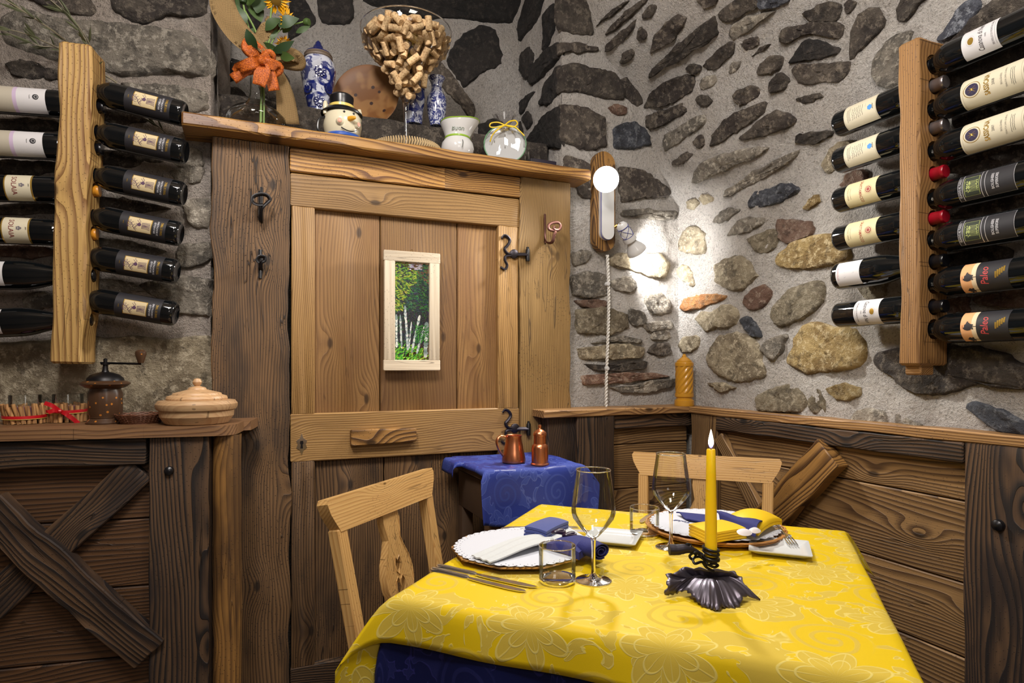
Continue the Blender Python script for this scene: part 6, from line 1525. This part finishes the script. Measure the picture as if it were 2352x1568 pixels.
pv = on_shelf(1003, 2.225, ZSILL); k = sc(pv)
T = thing('porcelain_vase', 'small dark blue porcelain vase with a flared neck', 'vase', pv, 'blue and white vases')
obj('body', *lathe([(0, 0), (14*k, 0), (15*k, 3*k), (20*k, 22*k), (23*k, 48*k), (22*k, 64*k), (14*k, 78*k), (11.5*k, 88*k), (13*k, 98*k), (19*k, 109*k), (19*k, 111*k), (16*k, 110*k), (9*k, 90*k), (0, 90*k)], 36, pv), M_P2, T)
# leaning plate
pp = on_shelf(843, 2.36, ZSILL); k = sc(pp); pp.z += 72*k
NP_ = NT('painted_plate', .5); g_ = NP_.objc(); vv = NP_.vor(g_, 22); c_ = NP_.mix(NP_.mr(NP_.noise(g_, 12, 2), .45, .55), srgb(120, 76, 34), srgb(146, 104, 58)); c_ = NP_.mix(NP_.mr(vv, .13, .17, 1, 0), c_, srgb(50, 26, 20)); NP_.col(c_)
T = thing('decorative_plate', 'round ochre plate with dark motifs leaning against the niche wall', 'plate', Vector((pp.x, pp.y, ZSILL)))
obj('plate', *lathe([(0, .004), (50*k, .004), (60*k, .010), (74*k, .018), (76*k, .018), (74*k, .012), (58*k, .002), (48*k, -.004), (0, -.004)], 56, pp, (-.42, -.9, .12)), NP_.m, T)
# snowman mug (plain generic snowman face)
pm = on_shelf(787, 2.075); k = sc(pm); M_SNOW = plain('glazed_cream', srgb(206, 198, 172), .2); T = thing('snowman_mug', 'ceramic snowman head with a black top hat and orange nose', 'figurine', pm)
fd = (CAM-pm); fd.z = 0; fd.normalize(); fd = Matrix.Rotation(.35, 3, 'Z') @ fd; sd = Vector((0, 0, 1)).cross(fd)
V, Fc = lathe([(0, 0), (30*k, 1*k), (39*k, 14*k), (43*k, 34*k), (41*k, 54*k), (32*k, 70*k), (20*k, 76*k), (0, 78*k)], 36, pm); obj('head', V, Fc, M_SNOW, T)
obj('hat', *lathe([(46*k, 62*k), (47*k, 65*k), (40*k, 72*k), (27*k, 76*k), (25*k, 82*k), (27*k, 98*k), (27*k, 104*k), (22*k, 109*k), (0, 110*k)], 32, pm-fd*6*k), M_BLACK, T, label='glossy black top hat')
obj('hat_band', *lathe([(26*k, 77*k), (28*k, 78*k), (28*k, 84*k), (26*k, 85*k)], 28, pm-fd*6*k), P_('yellow_band', 214, 190, 100, .3), T)
cn = pm+fd*42*k+Vector((0, 0, 40*k)); obj('nose', *lathe([(0, -.004), (6*k, 0), (5.5*k, 8*k), (3.4*k, 17*k), (0, 20*k)], 14, cn, fd+sd*.5), P_('carrot_orange', 206, 150, 40, .3), T)
for s_ in (-1, 1):
    obj('cheek', *lathe([(0, 9*k), (6*k, 7*k), (9*k, 2*k), (9*k, -6*k)], 16, pm+fd*35*k+sd*s_*19*k+Vector((0, 0, 32*k)), fd+sd*s_*.4), M_SNOW, T)
    obj('blush', *lathe([(0, 1.2*k), (4*k, .8*k), (5*k, 0)], 12, pm+fd*35*k+sd*s_*19*k+Vector((0, 0, 32*k))+(fd+sd*s_*.4).normalized()*8.6*k, fd+sd*s_*.4), P_('blush', 216, 160, 140, .4), T)
    obj('eye', *lathe([(0, 2*k), (2.2*k, 1*k), (2.4*k, -1*k)], 10, pm+fd*40*k+sd*s_*11*k+Vector((0, 0, 55*k)), fd), M_BLACK, T)
    obj('ear_muff', *lathe([(0, -8*k), (5*k, -6*k), (6*k, 14*k), (4*k, 22*k), (0, 24*k)], 14, pm+sd*s_*40*k+Vector((0, 0, 62*k))), M_SNOW, T)
P = [pm+(fd*math.cos(a)+sd*math.sin(a))*(44*k)+Vector((0, 0, (24-12*math.cos(a*2.6))*k)) for a in [-.42+.84*i/10 for i in range(11)]]; obj('smile', *tube(P, 1.2*k, 6), M_BLACK, T)
obj('scarf', *tube([pm+Vector((36*k*math.cos(a), 36*k*math.sin(a), 7*k)) for a in [2*PI*i/24 for i in range(24)]], 6*k, 8, closed=True), P_('blue_scarf', 44, 84, 170, .3), T)
P = smooth_path([pm-sd*38*k+Vector((0, 0, 50*k)), pm-sd*54*k+Vector((0, 0, 40*k)), pm-sd*56*k+Vector((0, 0, 16*k)), pm-sd*40*k+Vector((0, 0, 8*k))], 5); obj('handle', *tube(P, 3*k, 8), M_BLACK, T)
# white jug with green bands
pw_ = on_shelf(1051, 2.085); k = sc(pw_); T = thing('white_jug', 'white ceramic jug with green bands and small lettering', 'jug', pw_); M_GB = P_('lime_glaze', 140, 176, 60, .2)
V, Fc = lathe([(0, 0), (28*k, 0), (34*k, 6*k), (38*k, 22*k), (36*k, 34*k), (29*k, 44*k), (28*k, 48*k), (32*k, 62*k), (38*k, 76*k), (39*k, 82*k), (36*k, 80*k), (26*k, 48*k), (0, 40*k)], 40, pw_)
fd = (CAM-pw_); fd.z = 0; fd.normalize(); sd = Vector((0, 0, 1)).cross(fd)
V = [v+sd*(.35*max(0, (v.z-pw_.z-50*k))*max(0, (v-pw_).dot(sd))/(38*k))+Vector((0, 0, .25*max(0, (v-pw_).dot(sd)/(38*k))*max(0, v.z-pw_.z-60*k))) for v in V]; obj('body', V, Fc, M_CER, T)
obj('green_band', *lathe([(28.2*k, 43*k), (30*k, 45*k), (29.6*k, 48*k), (28.4*k, 49*k)], 40, pw_), M_GB, T)
P = [pw_+Vector((38.6*k*math.cos(a), 38.6*k*math.sin(a), 82*k)) for a in [2*PI*i/40 for i in range(40)]]; P = [v+sd*(.35*32*k*max(0, (v-pw_).dot(sd))/(38*k))+Vector((0, 0, .25*max(0, (v-pw_).dot(sd)/(38*k))*22*k)) for v in P]; obj('green_rim', *tube(P, 1.4*k, 6, closed=True), M_GB, T)
t = text2('Buon', 14*k, 1, .0001, .3); Rj = 32.5*k; aj = math.atan2(fd.y, fd.x)
obj('lettering', [pw_+Vector((Rj*math.cos(aj+a/Rj), Rj*math.sin(aj+a/Rj), 60*k+b)) for a, b in t[0]], t[1], P_('grey_glaze', 96, 110, 96, .4), T, smooth=False)
P = smooth_path([pw_+fd*26*k+sd*8*k+Vector((0, 0, 40*k)), pw_+fd*38*k+sd*12*k+Vector((0, 0, 28*k)), pw_+fd*39*k+sd*10*k+Vector((0, 0, 14*k))], 4); obj('painted_sprig', *tube(P, .8*k, 5), P_('grey_glaze2', 70, 76, 70, .4), T)
# wrapped plate
pq = on_shelf(1160, 2.10); k = sc(pq); T = thing('gift_plate', 'wrapped white plate in cellophane tied with a yellow ribbon', 'gift', pq)
fd = (CAM-pq); fd.z = 0; fd.normalize(); sd = Vector((0, 0, 1)).cross(fd); cpl = pq+Vector((0, 0, 50*k))
pd = (fd+Vector((0, 0, .22))).normalized(); obj('plate', *lathe([(0, .002), (36*k, .002), (44*k, .006), (49*k, .008), (49*k, .004), (40*k, -.004), (0, -.004)], 48, cpl, pd), M_DISH, T)
obj('green_edge', *tube([cpl+pd*.008+(sd*math.cos(a)+Vector((0, 0, 1)).cross(sd).cross(sd)*0+(pd.cross(sd)).normalized()*math.sin(a))*48*k for a in [2*PI*i/48 for i in range(48)]], 1.4*k, 6, closed=True), P_('green_edge', 120, 170, 130, .3), T)
for (x, y) in ((0, 24), (0, -6), (24, 8), (-24, 8)): c = cpl+pd*.0045+sd*x*k+pd.cross(sd).normalized()*y*k; obj('clock_tick', *tube([c-Vector((0, 0, 2.5*k)), c+Vector((0, 0, 2.5*k))], .7*k, 5), P_('ink_tick', 90, 86, 70), T)
tt = text2('TEMPO', 7*k, 1); obj('lettering', [cpl+pd*.0068+sd*(a+14*k)+pd.cross(sd).normalized()*0+Vector((0, 0, 1))*(b+32*k-abs(a)*.4) for a, b in tt[0]], tt[1], P_('grey_print', 120, 116, 110), T, smooth=False)
V = []; Fc = []; N_ = 36; rc_ = random.Random(8)
for j, (rr, zz_) in enumerate([(46, 0), (52, 14), (54, 40), (50, 60), (36, 78), (16, 88), (7, 93), (10, 98), (18, 108), (26, 122)]):
    for i in range(N_):
        a = 2*PI*i/N_; f_ = 1+(.05 if j < 4 else .22)*math.sin(a*(7 if j < 6 else 9)+j)+.04*rc_.uniform(-1, 1); V.append(pq+sd*(rr*k*f_*math.cos(a))+fd*(rr*k*f_*math.sin(a)*(.42 if j < 5 else .5))+Vector((0, 0, zz_*k+(2*k*rc_.uniform(-1, 1) if j > 6 else 0))))
for j in range(9):
    for i in range(N_): q = (i+1) % N_; Fc.append((j*N_+i, j*N_+q, (j+1)*N_+q, (j+1)*N_+i))
obj('cellophane', V, Fc, M_FOIL, T, sharp=.3)
M_YR = P_('yellow_ribbon', 232, 196, 20, .5); c = pq+Vector((0, 0, 92*k))+fd*9*k
obj('ribbon_tie', *lathe([(9*k, -2*k), (11*k, 0), (9*k, 2.5*k)], 16, pq+Vector((0, 0, 92*k))), M_YR, T)
for P in ([(0, 0), (-16, 6), (-32, 4), (-34, -4), (-20, -5), (0, 0)], [(0, 0), (10, 8), (24, 10), (28, 2), (18, -4), (0, 0)], [(0, 0), (-14, -8), (-28, -22), (-34, -38)], [(0, 0), (22, -4), (34, -14), (44, -24)]):
    Q = smooth_path([c+sd*x*k+Vector((0, 0, z*k))+fd*3*k for x, z in P], 6); obj('ribbon_loop' if len(P) > 4 else 'ribbon_tail', *tube(Q, 1.5*k, 6), M_YR, T)
# dark box at the shelf end
pb_ = on_shelf(1243, 2.20); obj_ = obj('box', *rbox((pb_.x, pb_.y, ZSH+.035), (.14, .10, .068), .004), P_('dark_violet_box', 34, 28, 44, .5), None); tag(obj_, 'flat dark violet box at the right end of the shelf', 'box')
# decanter with sunflowers, burlap and orange bow
pd_ = on_shelf(588, 2.10); k = sc(pd_); DT = thing('decanter', 'squat clear glass decanter used as a flower vase', 'vase', pd_)
obj('glass', *lathe([(0, .002), (40*k, .002), (58*k, 10*k), (66*k, 24*k), (64*k, 36*k), (50*k, 50*k), (30*k, 60*k), (18*k, 72*k), (13*k, 90*k), (13*k, 130*k), (16*k, 142*k)], 44, pd_), M_GLASS, DT, sharp=3)
BQ = thing('bouquet', 'sunflowers and greenery wrapped in burlap with an orange bow', 'flowers', pd_+Vector((0, 0, 10*k)))
def dpt(x, y, o=0.0): return at_y(x, y, 2.10-o)
M_STEM = P_('green_stem', 112, 140, 70, .5); M_LEAF = NT('bouquet_leaf', .5); M_LEAF.col(M_LEAF.mix(M_LEAF.rnd(), srgb(30, 54, 24), srgb(72, 96, 44))); M_LEAF = M_LEAF.m; M_PET = P_('sunflower_petal', 238, 176, 14, .5); M_DISK = P_('sunflower_disc', 120, 90, 20, .7)
for (pts, r_) in (([(598, 284, 0), (600, 230, 0), (604, 150, 0), (620, 90, .02), (650, 45, .03)], .003), ([(606, 286, 0), (606, 220, 0), (600, 150, 0), (590, 80, .02), (560, 20, .04)], .003), ([(600, 280, 0), (604, 160, 0), (640, 110, .02), (655, 95, .03)], .0025), ([(604, 150, 0), (640, 72, .03), (697, 50, .05)], .0022), ([(600, 150, 0), (570, 60, .03), (555, -10, .05)], .003), ([(600, 150, 0), (620, 50, .03), (625, -10, .05)], .003)):
    obj('stem', *tube(smooth_path([dpt(*q) for q in pts], 5), r_, 7), M_STEM, BQ)
rf = random.Random(12)
def leafm(a, d, l, wd_, nrm):
    d = d.normalized(); u = d.cross(nrm).normalized(); V = []; Fc = []
    for i in range(7):
        t = i/6; w_ = wd_*math.sin(PI*min(1, t*1.0+.02))**.8*(1-.25*t); c = a+d*l*t+nrm*(.18*l*math.sin(t*2.6)); V += [c+u*w_+nrm*.12*w_, c, c-u*w_+nrm*.12*w_]
    for i in range(6):
        for j in (0, 1): b = i*3+j; Fc.append((b, b+1, b+4, b+3))
    obj('leaf', V, Fc, M_LEAF, BQ, sharp=2)
vd = (CAM-dpt(600, 60)).normalized()
for (x, y, ang, l, w_) in ((560, 60, 1.9, .07, .022), (590, 30, 1.2, .08, .028), (575, 80, 2.6, .06, .02), (610, 70, .6, .06, .02), (640, 60, .3, .07, .022), (600, 100, -.4, .06, .016), (625, 120, .5, .08, .016), (590, 115, 2.0, .06, .018), (550, 20, 2.2, .08, .024), (620, 20, 1.6, .07, .024), (650, 75, 1.0, .05, .015), (600, 50, 2.2, .08, .028), (575, 10, 1.4, .09, .02), (640, 125, -.2, .06, .016), (605, 140, .9, .05, .02), (680, 75, .4, .05, .010), (655, 35, 1.9, .06, .018), (540, 50, 2.8, .05, .016), (625, 90, 1.4, .05, .018), (565, 100, 1.1, .06, .018)):
    d = Vector((CY, -SY, 0))*math.cos(ang)+Vector((0, 0, 1))*math.sin(ang)+vd*rf.uniform(-.3, .5); leafm(dpt(x, y, rf.uniform(.01, .06)), d, l, w_, (vd+Vector((rf.uniform(-.5, .5), 0, rf.uniform(-.4, .6)))).normalized())
def sunflower(x, y, ax, r_, o_):
    c = dpt(x, y, o_); ax = ax.normalized(); h_ = obj('flower_head', *lathe([(0, .008), (r_*.3, .006), (r_*.36, 0), (r_*.2, -.008), (0, -.012)], 16, c, ax), M_DISK, BQ); u = ax.orthogonal().normalized(); v_ = ax.cross(u)
    for i in range(18):
        a = 2*PI*i/18+rf.uniform(-.08, .08); d = u*math.cos(a)+v_*math.sin(a); s_ = ax.cross(d); b = c+d*r_*.3; L = r_*rf.uniform(.6, .8); tip = b+d*L+ax*rf.uniform(-.004, .006)
        V = [b, b+d*L*.45+s_*r_*.12+ax*.002, tip, b+d*L*.45-s_*r_*.12+ax*.002, b+d*L*.5-ax*.001]; obj('petal', V, [(0, 1, 4), (1, 2, 4), (2, 3, 4), (3, 0, 4)], M_PET, h_)
upv = Vector((0, 0, 1)); rgt = Vector((CY, -SY, 0))
sunflower(634, 2, vd*.6-upv*.6+rgt*.1, .042, .06); sunflower(657, 42, rgt*.9+vd*.3-upv*.1, .036, .05); sunflower(650, 98, rgt*.5-upv*.8+vd*.3, .028, .04)
obj('bud', *lathe([(0, -.012), (.009, -.009), (.0125, 0), (.010, .008), (0, .010)], 14, dpt(705, 51, .05), rgt+vd*.4), M_LEAF, BQ); obj('bud', *lathe([(0, -.012), (.009, -.009), (.0125, 0), (.010, .010), (0, .014)], 14, dpt(558, 0, .05), upv), M_LEAF, BQ)
NBu = NT('burlap', .9); g_ = NBu.gc(); xx, yy, _z = NBu.sep(g_); wx = NBu.M('SINE', NBu.M('MULTIPLY', xx, 2200.0)); wy = NBu.M('SINE', NBu.M('MULTIPLY', yy, 2200.0)); wv = NBu.M('MAXIMUM', wx, wy); NBu.col(NBu.mix(NBu.mr(wv, -.2, .8), srgb(78, 58, 34), srgb(148, 122, 80))); NBu.bump(wv, .4, .0008); M_BURL = NBu.m
NO = NT('orange_mesh', .6); nz = NO.noise(NO.objc(), 300, 3, .6); NO.col(NO.mix(NO.mr(nz, .4, .6), srgb(196, 100, 20), srgb(140, 60, 10))); NO.bump(nz, .6, .002); M_OR = NO.m
def ribbon(nm, pts, wd_, mat, U=None, wv=0.0, parent=BQ):
    P = smooth_path([dpt(*q) for q in pts], 6); W = wd_ if not isinstance(wd_, list) else [np.interp(i/(len(P)-1), np.linspace(0, 1, len(wd_)), wd_) for i in range(len(P))]
    W = [float(w_) for w_ in W] if isinstance(W, list) else W
    U_ = U or [((P[min(i+1, len(P)-1)]-P[max(i-1, 0)]).cross(vd)) for i in range(len(P))]; V, Fc = strip(P, U_, W, .0008, wv)
    obj(nm, V, Fc, mat, parent, gc=[(v.dot(rgt), v.z, 0) for v in V], sharp=2)
ribbon('burlap_band', [(508, -40, .03), (514, 20, .05), (545, 72, .06), (588, 112, .05), (618, 138, .04)], [.066, .074, .07, .06, .034], M_BURL, wv=.003)
ribbon('burlap_loop', [(615, 136, .04), (650, 122, .05), (682, 130, .03), (686, 148, .01), (650, 146, .0), (622, 140, .03)], [.02, .038, .036, .04, .03, .02], M_BURL, wv=.003)
ribbon('burlap_tail', [(618, 140, .03), (640, 170, .02), (655, 220, .0), (662, 285, -.01)], [.02, .03, .055, .07], M_BURL, wv=.002)
ribbon('burlap_scrap', [(590, 95, .02), (612, 70, .03), (628, 60, .03), (612, 40, .02)], [.03, .045, .04, .02], M_BURL, wv=.003)
for (nm, pts, wd_) in (('bow_loop', [(604, 140, .06), (585, 126, .07), (568, 112, .07), (575, 98, .06), (598, 118, .05), (606, 136, .05)], .034), ('bow_loop', [(600, 140, .07), (580, 145, .09), (556, 155, .08), (548, 160, .06), (575, 158, .05), (600, 142, .05)], .034), ('bow_loop', [(604, 138, .08), (618, 125, .09), (622, 132, .08), (612, 142, .06)], .03), ('bow_loop', [(604, 142, .08), (625, 148, .08), (640, 156, .06), (628, 165, .05), (606, 148, .05)], .032), ('bow_tail', [(602, 142, .07), (596, 165, .08), (592, 195, .07)], .03), ('bow_tail', [(604, 142, .06), (620, 170, .06), (630, 208, .05)], .034), ('bow_tail', [(596, 144, .06), (566, 160, .06), (535, 182, .05)], .030), ('bow_tail', [(598, 144, .075), (612, 160, .085), (600, 198, .075)], .024)):
    ribbon(nm, pts, wd_, M_OR, wv=.002)
obj('bow_knot', *lathe([(0, -.012), (.011, -.007), (.012, .006), (0, .012)], 12, dpt(603, 140, .085), rgt), M_OR, BQ)
